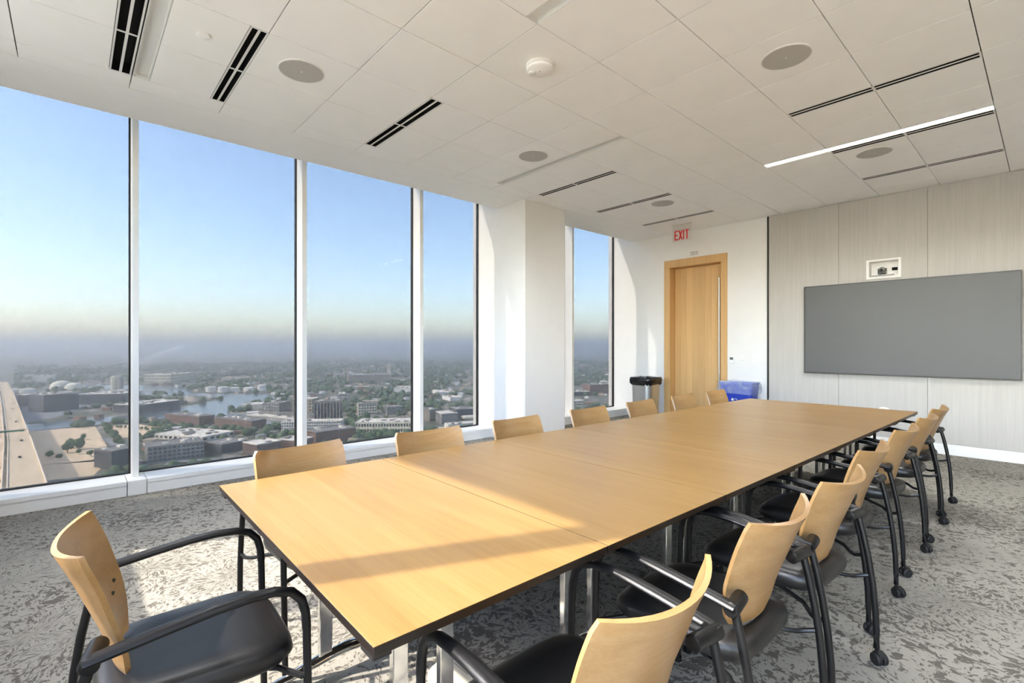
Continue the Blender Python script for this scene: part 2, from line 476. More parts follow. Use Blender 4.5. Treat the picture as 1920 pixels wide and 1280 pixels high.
for z in (0.8, 1.55, 2.3): MB().cyl((Wd-0.07, 0.085, z), (Wd-0.07, 0.146, z), 0.008, 8).obj('standoff', M['chrome'], hd)

# ---------------------------------------------------------------- ceiling fixtures
def diffuser(x0, x1, y0, y1, label, n=2):
    t_ = thing('slot_diffuser', label, 'air vent', ((x0+x1)/2, (y0+y1)/2, ZC), 0, 'slot diffusers in the ceiling')
    W, D = x1-x0, y1-y0
    MB().box((-W/2, -D/2, 0.085), (W/2, D/2, 0.095)).box((-W/2, -D/2, 0.0035), (-W/2+0.003, D/2, 0.09)).box((W/2-0.003, -D/2, 0.0035), (W/2, D/2, 0.09)).box((-W/2, -D/2, 0.0035), (W/2, -D/2+0.003, 0.09)).box((-W/2, D/2-0.003, 0.0035), (W/2, D/2, 0.09)).obj('dark_throat', M['black_void'], t_)
    r = 0.011
    bar = 0.016
    MB().box((-W/2, -D/2, 0), (W/2, -D/2+r, 0.003)).obj('rail', M['rail'], t_)
    MB().box((-W/2, D/2-r, 0), (W/2, D/2, 0.003)).obj('rail', M['rail'], t_)
    MB().box((-W/2, -bar/2, 0.001), (W/2, bar/2, 0.003)).obj('centre_blade', M['rail'], t_)
    for k in range(n+1):
        x = -W/2+W*k/n
        e = 0.009 if 0 < k < n else 0.006
        x = min(max(x, -W/2+e), W/2-e)
        MB().box((x-e, -D/2+r, 0.0005), (x+e, D/2-r, 0.003)).obj('cross_piece', M['rail'], t_)
    return t_
diffuser(gx(-3), gx(-1), 0.203, 0.330, 'wide black double slot vent directly beside a recessed strip light, near window corner')
diffuser(gx(-3), gx(-1), 0.838, gy(-1), 'black double slot vent between a sprinkler cover and a round speaker')
diffuser(gx(-3), gx(-1), gy(1), 2.290, 'black double slot vent at the window side nearest the third window')
diffuser(gx(-3), gx(-1), gy(5), 4.706, 'thin black slot vent at the window side, level with the column')
diffuser(gx(-3), gx(-1), gy(7), 5.932, 'thin black slot vent at the window side, just before the speaker by the exit sign')
diffuser(gx(-3), gx(-1), gy(9), 7.146, 'thin black slot vent closest to the exit sign')
diffuser(gx(2), gx(4), gy(5), 4.706, 'black slot vent over the table, two tiles before the lit strip light')
diffuser(gx(2), gx(4), gy(7), 5.936, 'black double slot vent running right along the lit strip light')
diffuser(gx(2), gx(4), gy(9), 7.146, 'black slot vent closest to the wall with the television')

def strip_light(x0, x1, y0, y1, label, lit):
    t_ = thing('strip_light', label, 'ceiling light', ((x0+x1)/2, (y0+y1)/2, ZC), 0, 'recessed strip lights in the ceiling')
    W, D = x1-x0, y1-y0
    dep = 0.018 if lit else 0.05
    h = MB()
    h.box((-W/2, -D/2, 0), (W/2, -D/2+0.006, dep+0.02)).box((-W/2, D/2-0.006, 0), (W/2, D/2, dep+0.02))
    h.box((-W/2, -D/2+0.006, 0), (-W/2+0.006, D/2-0.006, dep+0.02)).box((W/2-0.006, -D/2+0.006, 0), (W/2, D/2-0.006, dep+0.02))
    h.box((-W/2, -D/2, dep+0.02), (W/2, D/2, dep+0.03))
    h.obj('housing', M['rail'], t_)
    if lit:
        MB().box((-W/2+0.008, -D/2+0.012, dep), (W/2-0.008, -D/2+0.062, dep+0.012)).obj('lens', M['lens_lit'], t_)
        MB().box((-W/2+0.008, -D/2+0.066, 0.002), (W/2-0.008, D/2-0.008, 0.006)).obj('trim_plate', M['rail'], t_)
    else:
        # added fill lamp; its narrow spread keeps it dark from the side
        MB().box((-W/2+0.006, -D/2+0.006, 0.035), (W/2-0.006, D/2-0.006, 0.047)).obj('lens', M['plastic'], t_)
        MB().box((-W/2+0.006, -D/2+0.006, 0.012), (W/2-0.006, -D/2+0.02, 0.016)).obj('inner_lip', M['rail'], t_)
        ld = bpy.data.lights.new('fill_lamp', 'AREA'); ld.shape = 'RECTANGLE'
        ld.size = W-0.04; ld.size_y = D-0.02; ld.energy = FILL_LAMP; ld.spread = math.radians(105); ld.color = (0.95, 0.98, 1.0)
        lo = bpy.data.objects.new('fill_lamp', ld); COL.objects.link(lo); lo.parent = t_; lo.location = (0, 0.0, 0.001)
    return t_
strip_light(gx(-3), gx(0), 0.338, 0.438, 'unlit recessed strip light beside the widest black slot vent', False)
strip_light(gx(1), gx(4), 2.060, gy(1), 'unlit recessed strip light touching the tile with smoke detector', False)
strip_light(gx(-3), gx(0), 3.893, gy(4), 'unlit recessed strip light beside the speaker over the window side', False)
strip_light(gx(1), gx(4), 5.726, gy(7), 'brightly lit white strip light along a black slot vent', True)

strip_light(gx(5), gx(8), 0.338, 0.438, 'added unseen strip light beyond the second chair row, close to near wall', False)  # these four are out of view, added with fill lamps to brighten the room
strip_light(gx(5), gx(8), 3.893, gy(4), 'added unseen strip light over the open floor behind the second chair row', False)
strip_light(gx(9), gx(12), 2.060, gy(1), 'added unseen strip light along the side wall', False)
strip_light(gx(9), gx(12), 5.726, gy(7), 'added unseen strip light in the corner by the side wall', False)

def speaker(x, y, label):
    t_ = thing('ceiling_speaker', label, 'speaker', (x, y, ZC), 0, 'round speakers in the ceiling')
    MB().lathe([(0.150, 0.004), (0.150, -0.003), (0.146, -0.006), (0.140, -0.006)], n=40).obj('grille', M['speaker'], t_)
    MB().lathe([(0.157, 0.003), (0.157, -0.004), (0.151, -0.007), (0.150, -0.003), (0.150, 0.003)], n=40).obj('rim', M['rail'], t_)
    MB().lathe([(0.006, -0.005), (0.006, -0.008), (0.003, -0.009)], n=10).obj('badge', M['rail'], t_)
cxm = (gx(-2)+gx(-1))/2
speaker(cxm, 1.249, 'round grey ceiling speaker between two wide black slot vents')
speaker(cxm, 3.625, 'round grey ceiling speaker beside an unlit strip light and small sprinkler cover')
speaker((gx(2)+gx(3))/2, 3.687, 'large round grey ceiling speaker alone in its tile over the table')
speaker((gx(2)+gx(3))/2, 6.19, 'round grey ceiling speaker beyond the lit strip light')
speaker(cxm, 6.18, 'small round grey ceiling speaker nearest the exit sign')
def sprinkler(x, y, label):
    t_ = thing('sprinkler_cover', label, 'sprinkler', (x, y, ZC), 0, 'concealed sprinkler covers')
    MB().lathe([(0.030, 0.0), (0.030, -0.007)], n=20).obj('collar', M['rail'], t_)
    MB().lathe([(0.042, -0.006), (0.042, -0.009), (0.036, -0.011)], n=28).obj('cover_plate', M['tile'], t_)
sprinkler(cxm, 0.634, 'small white round sprinkler cover between two black slot vents near window corner')
sprinkler(cxm, 3.085, 'small white round sprinkler cover before the speaker on the window side')
sprinkler((gx(3)+gx(4))/2, 6.735, 'small white round sprinkler cover near the television wall')
sprinkler(cxm, 6.72, 'small white round sprinkler cover nearest the exit sign')
sd = thing('smoke_detector', 'white round smoke detector with small round sensor on tile', 'smoke detector', ((gx(0)+gx(1))/2, (gy(1)+gy(2))/2+0.02, ZC))
MB().lathe([(0.098, 0.0), (0.098, -0.018), (0.092, -0.022)], n=36).obj('base', M['plastic'], sd)
MB().lathe([(0.096, -0.022), (0.094, -0.038), (0.086, -0.044)], n=36).obj('housing', M['tile'], sd)
MB().lathe([(0.027, -0.044), (0.027, -0.056), (0.020, -0.060)], c=(-0.045, -0.03, 0), n=20).obj('sensor', M['plastic'], sd)
MB().lathe([(0.004, -0.043), (0.004, -0.046)], n=8).obj('indicator', M['ink'], sd)

# ---------------------------------------------------------------- things on the far wall
def rounded_slab(mb, x0, x1, z0, z1, y0, y1, r):
    i = len(mb.v)
    mb.bbox((x0, z0, 0), (x1, z1, y1-y0), r)
    for k in range(i, len(mb.v)):
        a, b, c = mb.v[k]; mb.v[k] = (a, y1-c, b)
    return mb
tv = thing('television', 'large wall-mounted grey flat screen with thin black frame', 'television', (-1.33, 7.99, 1.577))
MB().box((-1.104, -0.02, -0.628), (1.104, 0.03, 0.628)).obj('casing', M['bezel'], tv)
bz = MB()
for a, b in (((-1.104, -0.026, -0.628), (1.104, -0.02, -0.612)), ((-1.104, -0.026, 0.616), (1.104, -0.02, 0.628)), ((-1.104, -0.026, -0.612), (-1.092, -0.02, 0.616)), ((1.092, -0.026, -0.612), (1.104, -0.02, 0.616))): bz.box(a, b)
bz.obj('bezel', M['bezel'], tv)
MB().box((-1.092, -0.023, -0.612), (1.092, -0.0201, 0.616)).obj('screen', M['screen'], tv)
MB().box((-0.4, 0.03, -0.25), (0.4, 0.038, 0.25)).obj('wall_mount', M['bezel'], tv)
sb = thing('wall_bracket', 'small black box on the wall beside the television edge', 'bracket', (-0.205, 8.0, 1.93))
MB().bbox((0, -0.01, -0.022), (0.06, 0.028, 0.022), 0.003).obj('body', M['bezel'], sb)
MB().box((0.02, -0.013, -0.008), (0.045, -0.01, 0.008)).obj('button', M['gasket'], sb)

nc = thing('camera_niche', 'white framed recess in the wall above the television', 'wall niche', (NX0, 8.028, NZ0))
nw, nh = NX1-NX0, NZ1-NZ0
fr = MB()
for a, b in (((-0.028, -0.012, -0.024), (nw+0.028, 0.0, 0.0)), ((-0.028, -0.012, nh), (nw+0.028, 0.0, nh+0.022)), ((-0.028, -0.012, 0.0), (0.0, 0.0, nh)), ((nw, -0.012, 0.0), (nw+0.028, 0.0, nh))): fr.box(a, b)
fr.obj('frame', M['white'], nc)
MB().box((0, 0.12, 0), (nw, 0.125, nh)).box((0, 0, 0), (0.004, 0.12, nh)).box((nw-0.004, 0, 0), (nw, 0.12, nh)).box((0, 0, 0), (nw, 0.12, 0.004)).box((0, 0, nh-0.004), (nw, 0.12, nh)).obj('liner_box', M['white'], nc)
MB().box((0.02, 0.02, 0.026), (nw-0.06, 0.11, 0.030)).obj('shelf', M['white'], nc)
MB().box((nw-0.09, 0.112, 0.085), (nw-0.03, 0.12, 0.125)).obj('cable_plate', M['black_void'], nc)
vc = thing('conference_camera', 'small round grey conference camera standing in the white wall niche', 'camera', (NX0+0.135, 8.085, NZ0+0.030))
MB().lathe([(0.036, 0.0), (0.036, 0.012), (0.030, 0.018)], n=20).obj('base', M['bezel'], vc)
MB().box((-0.046, -0.018, 0.010), (-0.036, 0.018, 0.085)).box((0.036, -0.018, 0.010), (0.046, 0.018, 0.085)).obj('yoke', M['bezel'], vc)
MB().lathe([(0.003, -0.040), (0.016, -0.036), (0.028, -0.028), (0.036, -0.015), (0.039, 0.0), (0.036, 0.015), (0.028, 0.028), (0.016, 0.036), (0.003, 0.040)], c=(0, 0, 0.068), n=20).obj('head', M['steel'], vc)
MB().cyl((0, -0.036, 0.062), (0, -0.044, 0.060), 0.016, 14).obj('lens', M['bezel'], vc)

# EXIT sign: clear panel hung from the ceiling with red letters
ex = thing('exit_sign', 'clear hanging panel with red EXIT letters over the door', 'exit sign', (-4.080, 7.45, ZC))
MB().bbox((-0.17, -0.035, -0.012), (0.17, 0.035, 0.0), 0.004).obj('canopy', M['plastic'], ex)
MB().box((-0.165, -0.004, -0.285), (0.165, 0.004, -0.012)).obj('panel', M['acrylic'], ex)
def stroke(mb, a, b, w):
    a, b = Vector((a[0], 0, a[1])), Vector((b[0], 0, b[1]))
    d = (b-a).normalized(); n = Vector((-d.z, 0, d.x))*(w/2)
    i = len(mb.v)
    for y in (-0.009, -0.0045):
        for p in (a-n, b-n, b+n, a+n): mb.v.append((p.x, y, p.z))
    for q in ((0,3,2,1),(4,5,6,7),(0,1,5,4),(1,2,6,5),(2,3,7,6),(3,0,4,7)):
        mb.f.append(tuple(i+k for k in q)); mb.sm.append(False)
z0, z1, w = -0.262, -0.108, 0.020
def letter(strokes):
    mb = MB()
    for a, b in strokes: stroke(mb, a, b, w)
    mb.obj('letter', M['red'], ex)
letter([((-0.118, z0), (-0.118, z1)), ((-0.108, z1-w/2), (-0.063, z1-w/2)), ((-0.108, (z0+z1)/2), (-0.072, (z0+z1)/2)), ((-0.108, z0+w/2), (-0.063, z0+w/2))])
letter([((-0.046, z0), (0.006, z1)), ((-0.046, z1), (0.006, z0))])
letter([((0.033, z0), (0.033, z1))])
letter([((0.060, z1-w/2), (0.124, z1-w/2)), ((0.092, z0), (0.092, z1))])

pl = thing('door_notice', 'small white notice plate with lines of print above the door', 'sign', (-4.168, 8.05, 2.948))
MB().bbox((-0.10, -0.016, -0.045), (0.10, 0.0, 0.045), 0.002).obj('plate', M['plastic'], pl)
tx = MB()
random.seed(3)
for row, (z, h) in enumerate(((0.022, 0.013), (0.0, 0.009), (-0.022, 0.009))):
    x = -0.075+0.012*(row % 2)
    while x < 0.072:
        l = random.uniform(0.006, 0.02)
        tx.box((x, -0.0175, z-h/2), (min(x+l, 0.075), -0.016, z+h/2)); x += l+0.005
tx.obj('print', M['ink'], pl)

th_ = thing('thermostat', 'small white thermostat with grey display beside the door', 'thermostat', (-3.518, 8.05, 1.113))
MB().bbox((-0.040, -0.022, -0.058), (0.040, 0.0, 0.058), 0.003).obj('body', M['plastic'], th_)
MB().box((-0.030, -0.024, 0.002), (0.024, -0.0221, 0.044)).obj('display', M['lcd'], th_)
sw = thing('light_switch', 'white double light switch plate between thermostat and blank wall plate', 'light switch', (-3.350, 8.05, 1.125))
MB().bbox((-0.056, -0.007, -0.062), (0.056, 0.0, 0.062), 0.002).obj('plate', M['plastic'], sw)
for dx in (-0.023, 0.023):
    rk = MB().bbox((dx-0.016, -0.012, -0.033), (dx+0.016, -0.007, 0.033), 0.0015).obj('rocker', M['white'], sw)
    MB().box((dx-0.006, -0.0135, -0.030), (dx+0.006, -0.012, -0.018)).obj('pilot_light', M['speaker'], rk)
wp = thing('wall_plate', 'white square wall plate beside the dark reveal strip', 'wall plate', (-3.136, 8.05, 1.125))
MB().bbox((-0.057, -0.007, -0.060), (0.057, 0.0, 0.060), 0.002).obj('plate', M['plastic'], wp)
MB().bbox((-0.030, -0.011, -0.034), (0.030, -0.007, 0.034), 0.0015).obj('insert', M['white'], wp)
op = thing('outlet_plate', 'tall white outlet plate low on the column side facing table head', 'outlet', (-5.048, 4.611, 0.432))
MB().bbox((-0.036, -0.007, -0.065), (0.036, 0.0, 0.065), 0.002).obj('plate', M['plastic'], op)
for dz in (-0.03, 0.03): MB().bbox((-0.017, -0.010, dz-0.015), (0.017, -0.007, dz+0.015), 0.001).obj('socket', M['white'], op)
wo = thing('cable_cover', 'rounded white cover low on the fabric wall behind table end', 'cable cover', (-1.498, 8.028, 0.465))
MB().tube([(-0.05, -0.012, 0.0), (-0.05, -0.012, 0.03), (-0.035, -0.012, 0.048), (0.0, -0.012, 0.055), (0.035, -0.012, 0.048), (0.05, -0.012, 0.03), (0.05, -0.012, 0.0)], 0.012, 8, up=(0, 1, 0)).obj('hood', M['plastic'], wo)
MB().box((-0.06, -0.010, -0.08), (0.06, 0.0, 0.045)).obj('plate', M['plastic'], wo)

# ---------------------------------------------------------------- bins
tc = thing('trash_can', 'grey steel rubbish bin with black bag over its rim', 'trash can', (-4.87, 7.62, 0))
def rr(w, d, r, n=5):
    out = []
    for cx, cy, a0 in ((w/2-r, d/2-r, 0), (-w/2+r, d/2-r, PI/2), (-w/2+r, -d/2+r, PI), (w/2-r, -d/2+r, 3*PI/2)):
        for k in range(n): 
            a = a0+PI/2*k/(n-1); out.append((cx+r*math.cos(a), cy+r*math.sin(a)))
    return out
def loft(mb, rings, cap0=True, cap1=True, smooth=True):
    i0 = len(mb.v); n = len(rings[0])
    for r in rings: mb.v += [tuple(p) for p in r]
    for k in range(len(rings)-1):
        for j in range(n):
            mb.f.append((i0+k*n+j, i0+k*n+(j+1)%n, i0+(k+1)*n+(j+1)%n, i0+(k+1)*n+j)); mb.sm.append(smooth)
    if cap0: mb.f.append(tuple(i0+n-1-j for j in range(n))); mb.sm.append(False)
    if cap1: mb.f.append(tuple(i0+(len(rings)-1)*n+j for j in range(n))); mb.sm.append(False)
    return mb
ring = lambda w, d, r, z: [(x, y, z) for x, y in rr(w, d, r)]
loft(MB(), [ring(0.36, 0.36, 0.09, 0.02), ring(0.40, 0.40, 0.10, 0.72)]).obj('body', M['steel'], tc)
loft(MB(), [ring(0.37, 0.37, 0.09, 0.0), ring(0.37, 0.37, 0.09, 0.03)]).obj('base', M['bezel'], tc)
random.seed(11)
def bag_ring(w, d, r, z, j, jz):
    return [(x*(1+random.uniform(-j, j)), y*(1+random.uniform(-j, j)), z+random.uniform(-jz, jz)) for x, y in rr(w, d, r, 12)]
bg = loft(MB(), [bag_ring(0.412, 0.412, 0.10, 0.655, 0.02, 0.016), bag_ring(0.45, 0.45, 0.11, 0.675, 0.03, 0.012), bag_ring(0.455, 0.455, 0.11, 0.71, 0.035, 0.01), bag_ring(0.47, 0.47, 0.11, 0.74, 0.03, 0.01), bag_ring(0.455, 0.455, 0.11, 0.77, 0.03, 0.01), bag_ring(0.44, 0.44, 0.11, 0.785, 0.02, 0.008), bag_ring(0.36, 0.36, 0.10, 0.77, 0.02, 0.008), bag_ring(0.33, 0.33, 0.10, 0.60, 0.02, 0.004)], cap0=False)
bg.obj('bag', M['bag'], tc, sharp=50)
rb = thing('recycling_bin', 'blue plastic recycling bin with clear liner between door and wall plates', 'recycling bin', (-3.30, 7.80, 0))
loft(MB(), [ring(0.40, 0.24, 0.04, 0.0), ring(0.50, 0.30, 0.04, 0.74), ring(0.52, 0.32, 0.04, 0.745), ring(0.52, 0.32, 0.04, 0.77), ring(0.49, 0.29, 0.035, 0.77), ring(0.40, 0.24, 0.03, 0.06)]).obj('body', M['blue'], rb)
loft(MB(), [bag_ring(0.555, 0.355, 0.06, 0.60, 0.02, 0.02), bag_ring(0.58, 0.37, 0.06, 0.66, 0.03, 0.01), bag_ring(0.56, 0.36, 0.06, 0.74, 0.02, 0.008), bag_ring(0.545, 0.345, 0.06, 0.785, 0.015, 0.008), bag_ring(0.48, 0.28, 0.05, 0.77, 0.01, 0.004), bag_ring(0.43, 0.25, 0.05, 0.55, 0.02, 0.004)], cap0=False, cap1=False).obj('liner', M['liner'], rb, sharp=50)
# recycling arrows on the front
for k in range(3):
    ar = MB()
    a0 = PI/2+2*PI*k/3
    pts = [(0.066*math.cos(a0+s_), 0.066*math.sin(a0+s_)) for s_ in (-0.55, -0.2, 0.2, 0.5)]
    ar.tube([(p[0], -0.149, 0.455+p[1]) for p in pts], [(0.004, 0.014)]*4, 6, up=(0, 1, 0))
    e = pts[-1]; tx_ = (-math.sin(a0+0.5), math.cos(a0+0.5)); nx_ = (math.cos(a0+0.5), math.sin(a0+0.5))
    i = len(ar.v)
    for y in (-0.153, -0.145):
        ar.v += [(e[0]+nx_[0]*0.026, y, 0.455+e[1]+nx_[1]*0.026), (e[0]-nx_[0]*0.026, y, 0.455+e[1]-nx_[1]*0.026), (e[0]+tx_[0]*0.035, y, 0.455+e[1]+tx_[1]*0.035)]
    ar.f += [(i, i+1, i+2), (i+5, i+4, i+3), (i, i+3, i+4, i+1), (i+1, i+4, i+5, i+2), (i+2, i+5, i+3, i)]; ar.sm += [False]*5
    ar.obj('recycling_arrow', M['plastic'], rb)

# ---------------------------------------------------------------- floor box
fb = thing('floor_box', 'round cream floor outlet cover on the carpet under first table', 'floor outlet', (-1.642, 1.16, 0))
MB().lathe([(0.105, 0.0), (0.105, 0.004), (0.092, 0.009)], n=36).obj('ring', M['box_cover'], fb)
MB().lathe([(0.090, 0.008), (0.090, 0.0105)], n=36).obj('lid', M['box_cover'], fb)
MB().box((-0.003, -0.07, 0.0105), (0.003, -0.03, 0.0115)).box((-0.05, 0.035, 0.0105), (0.05, 0.037, 0.0112)).obj('lid_slot', M['gasket'], fb)

# ---------------------------------------------------------------- tables
TW, TS, TZ = 1.512, 0.7643, 0.737
TR = -0.0165
TX, TY = -2.4305, 0.4755
def make_table():
    r = link('flip_table', None)
    g = 0.0026
    MB().bbox((-TW/2, -TS/2+g, TZ-0.0015), (TW/2, TS/2-g, TZ), 0.0003).obj('tabletop', M['table'], r)
    MB().bbox((-TW/2+0.0005, -TS/2+g+0.0005, TZ-0.024), (TW/2-0.0005, TS/2-g-0.0005, TZ-0.0015), 0.0015).obj('edge_band', M['edge'], r)
    for sx in (-1, 1):
        x = sx*0.31
        leg = MB()
        for dy in (-0.085, 0.085):
            leg.bbox((x-0.014, dy-0.026, 0.085), (x+0.014, dy+0.026, TZ-0.05), 0.003)
        lo = leg.obj('leg', M['chrome'], r)
        MB().bbox((x-0.03, -0.13, TZ-0.055), (x+0.03, 0.13, TZ-0.024), 0.003).obj('hinge_plate', M['black'], lo)
        ft = MB().tube([(x, -0.31, 0.052), (x, -0.22, 0.060), (x, -0.085, 0.085), (x, 0.0, 0.090), (x, 0.085, 0.085), (x, 0.22, 0.060), (x, 0.31, 0.052)], [(0.016, 0.010), (0.022, 0.014), (0.026, 0.020), (0.026, 0.022), (0.026, 0.020), (0.022, 0.014), (0.016, 0.010)], 10).obj('foot', M['chrome'], r)
        for dy in (-0.29, 0.29):
            MB().cyl((x-0.02, dy, 0.024), (x-0.004, dy, 0.024), 0.024, 14).cyl((x+0.004, dy, 0.024), (x+0.02, dy, 0.024), 0.024, 14).cyl((x, dy, 0.02), (x, dy, 0.055), 0.006, 8).obj('caster', M['rubber'], r)
    for sx in (-1, 1):
        for sy in (-1, 1):
            MB().bbox((sx*0.71-0.03, sy*(TS/2-0.03)-0.022, TZ-0.042), (sx*0.71+0.03, sy*(TS/2-0.03)+0.022, TZ-0.024), 0.002).obj('latch', M['gasket'], r)
    return r
tb = make_table()
nth = ['first', 'second', 'third', 'fourth', 'fifth', 'sixth', 'seventh']
tdesc = ['maple topped table at the head, where the single end chair stands'] + ['maple topped table, %s in the row counting from the single end chair' % nth[k] for k in range(1, 6)] + ['maple topped table closing the row, nearest the television wall']
for k in range(7):
    o = tb if k == 0 else copy_tree(tb)
    lx, ly = TW/2, TS*(k+0.5)
    o.location = (TX+math.cos(TR)*lx-math.sin(TR)*ly, TY+math.sin(TR)*lx+math.cos(TR)*ly, 0)
    o.rotation_euler = (0, 0, TR)
    tag(o, tdesc[k], 'table', 'tables joined end to end')

# ---------------------------------------------------------------- chairs
def lerp_tab(tab, v):
    for k in range(len(tab)-1):
        if v <= tab[k+1][0]:
            a, b = tab[k], tab[k+1]
            f = (v-a[0])/(b[0]-a[0])
            return a[1]+(b[1]-a[1])*f
    return tab[-1][1]
def shell_point(u, v):
    z = 0.485+v*0.357
    w = lerp_tab([(0, 0.115), (0.03, 0.150), (0.08, 0.172), (0.15, 0.186), (0.25, 0.196), (0.33, 0.206), (0.42, 0.222), (0.6, 0.228), (0.9, 0.226), (0.965, 0.224), (1.0, 0.212)], v)
    yc = lerp_tab([(0, -0.205), (0.2, -0.222), (0.4, -0.245), (0.6, -0.272), (0.8, -0.299), (1.0, -0.330)], v)
    b = lerp_tab([(0, 0.028), (0.3, 0.045), (0.7, 0.058), (1.0, 0.062)], v)
    return Vector((u*w, yc+b*abs(u)**2.2, z-0.020*v*v*(1-u*u)))
def make_backrest():
    mb = MB(); nu, nv = 16, 18
    P = [[shell_point(-1+2*i/nu, j/nv) for i in range(nu+1)] for j in range(nv+1)]
    N = []
    for j in range(nv+1):
        row = []
        for i in range(nu+1):
            du = P[j][min(i+1, nu)]-P[j][max(i-1, 0)]
            dv = P[min(j+1, nv)][i]-P[max(j-1, 0)][i]
            n = du.cross(dv).normalized()
            row.append(n)
        N.append(row)
    th = 0.0065
    idx = {}
    for sgn in (-1, 1):
        for j in range(nv+1):
            for i in range(nu+1):
                idx[(sgn, i, j)] = len(mb.v)
                mb.v.append(tuple(P[j][i]+N[j][i]*th*sgn))
    for j in range(nv):
        for i in range(nu):
            mb.f.append((idx[(1,i,j)], idx[(1,i+1,j)], idx[(1,i+1,j+1)], idx[(1,i,j+1)])); mb.sm.append(True)
            mb.f.append((idx[(-1,i,j+1)], idx[(-1,i+1,j+1)], idx[(-1,i+1,j)], idx[(-1,i,j)])); mb.sm.append(True)
    rim = [(i, 0) for i in range(nu)]+[(nu, j) for j in range(nv)]+[(i, nv) for i in range(nu, 0, -1)]+[(0, j) for j in range(nv, 0, -1)]
    for k in range(len(rim)):
        a, b = rim[k], rim[(k+1) % len(rim)]
        mb.f.append((idx[(-1,)+a], idx[(-1,)+b], idx[(1,)+b], idx[(1,)+a])); mb.sm.append(False)
    return mb
def make_seat():
    mb = MB(); n = 36
    prof = [(0.80, 0.398), (0.93, 0.402), (0.985, 0.418), (1.0, 0.436), (0.985, 0.454), (0.94, 0.467), (0.84, 0.474), (0.62, 0.472), (0.35, 0.468), (0.10, 0.467)]
    rings = []
    for sc, z in prof:
        r = []
        for j in range(n):
            t_ = 2*PI*j/n
            c, s_ = math.cos(t_), math.sin(t_)
            e = 2/4.8
            x = 0.230*math.copysign(abs(c)**e, c)*sc
            y = 0.228*math.copysign(abs(s_)**e, s_)*sc
            x *= 1+0.05*y/0.22
            zz = z-(0.018*max(0, (y-0.10)/0.13)**2 if z > 0.43 else 0)
            r.append((x, y*1.06-0.012, zz))
        rings.append(r)
    return loft(mb, rings)
def caster(mb, x, y, a):
    ca, sa = math.cos(a), math.sin(a)
    off = Vector((-sa*0.012, -ca*0.012*0-0.012*ca, 0))
    c = Vector((x, y, 0.026))+Vector((sa*-0.014, -0.014*ca, 0))
    ax = Vector((ca, -sa, 0))
    for s0, s1 in ((-0.024, -0.005), (0.005, 0.024)):
        mb.tube([c+ax*s0, c+ax*(s0*0.8+s1*0.2), c+ax*(s0*0.2+s1*0.8), c+ax*s1], [0.022, 0.026, 0.026, 0.022], 16)
    mb.tube([c+ax*-0.014+Vector((0, 0, 0.012)), c+ax*0.014+Vector((0, 0, 0.012))], 0.021, 10)
    mb.cyl((x, y, 0.03), (x, y, 0.075), 0.007, 8)
def make_chair():
    r = link('meeting_chair', None)
    back = make_backrest().obj('backrest', M['chair_wood'], r, sharp=50)
    for sx in (-1, 1):
        for u, v in ((0.80, 0.40), (0.68, 0.33)):
            p = shell_point(sx*u, v)
            MB().cyl(tuple(p+Vector((-sx*0.003, 0.0045, 0))), tuple(p+Vector((-sx*0.005, 0.0085, 0.0))), 0.0062, 10).obj('screw', M['screw'], back)
    make_seat().obj('seat', M['vinyl'], r, sharp=60)
    for sx in (-1, 1):
        arm = MB().tube([(sx*0.288, -0.262, 0.624), (sx*0.289, -0.20, 0.634), (sx*0.290, -0.10, 0.648), (sx*0.290, 0.0, 0.660), (sx*0.289, 0.08, 0.664), (sx*0.287, 0.14, 0.660), (sx*0.286, 0.185, 0.645), (sx*0.285, 0.212, 0.615), (sx*0.285, 0.223, 0.575), (sx*0.285, 0.226, 0.53)],
                        [(0.021, 0.0125), (0.021, 0.013), (0.021, 0.013), (0.0205, 0.013), (0.0185, 0.013), (0.0165, 0.013), (0.015, 0.013), (0.0138, 0.013), (0.0132, 0.013), (0.013, 0.013)], 12, up=(0.0, 0.25, 1)).obj('armrest', M['black'], r)
        MB().tube([(sx*0.285, 0.226, 0.54), (sx*0.283, 0.231, 0.30), (sx*0.281, 0.236, 0.012)], 0.0118, 10).cyl((sx*0.281, 0.236, 0.0), (sx*0.281, 0.236, 0.02), 0.016, 12).obj('front_leg', M['black'], r)
        MB().tube([(sx*0.300, -0.252, 0.618), (sx*0.296, -0.252, 0.618), (sx*0.200, -0.236, 0.616), (sx*0.196, -0.236, 0.616)], [0.017, 0.0215, 0.0215, 0.018], 16).obj('back_bracket', M['black'], r)
        lg = MB().tube([(sx*0.272, -0.250, 0.612), (sx*0.272, -0.268, 0.54), (sx*0.271, -0.288, 0.44), (sx*0.270, -0.304, 0.33), (sx*0.268, -0.314, 0.22), (sx*0.267, -0.318, 0.12), (sx*0.267, -0.318, 0.062)], 0.0125, 10).obj('rear_leg', M['black'], r)
        cm = MB(); caster(cm, sx*0.267, -0.318, (0.6 if sx > 0 else -0.9)); cm.obj('caster', M['rubber'], r)
        MB().tube([(sx*0.271, -0.300, 0.365), (sx*0.262, -0.262, 0.352), (sx*0.235, -0.238, 0.35), (sx*0.19, -0.20, 0.36), (sx*0.17, -0.10, 0.385), (sx*0.17, 0.13, 0.392), (sx*0.20, 0.17, 0.392), (sx*0.283, 0.215, 0.392), (sx*0.284, 0.229, 0.392)], 0.0085, 8).obj('seat_support', M['black'], r)
    MB().tube([(-0.18, -0.12, 0.388), (0.18, -0.12, 0.388)], 0.009, 8).tube([(-0.18, 0.14, 0.39), (0.18, 0.14, 0.39)], 0.009, 8).obj('crossbar', M['black'], r)
    return r
ch = make_chair()
first = True
def place(x, y, rz, label, group):
    global first
    o = ch if first else copy_tree(ch)
    first = False
    o.location = (x, y, 0); o.rotation_euler = (0, 0, rz)
    tag(o, label, 'chair', group)
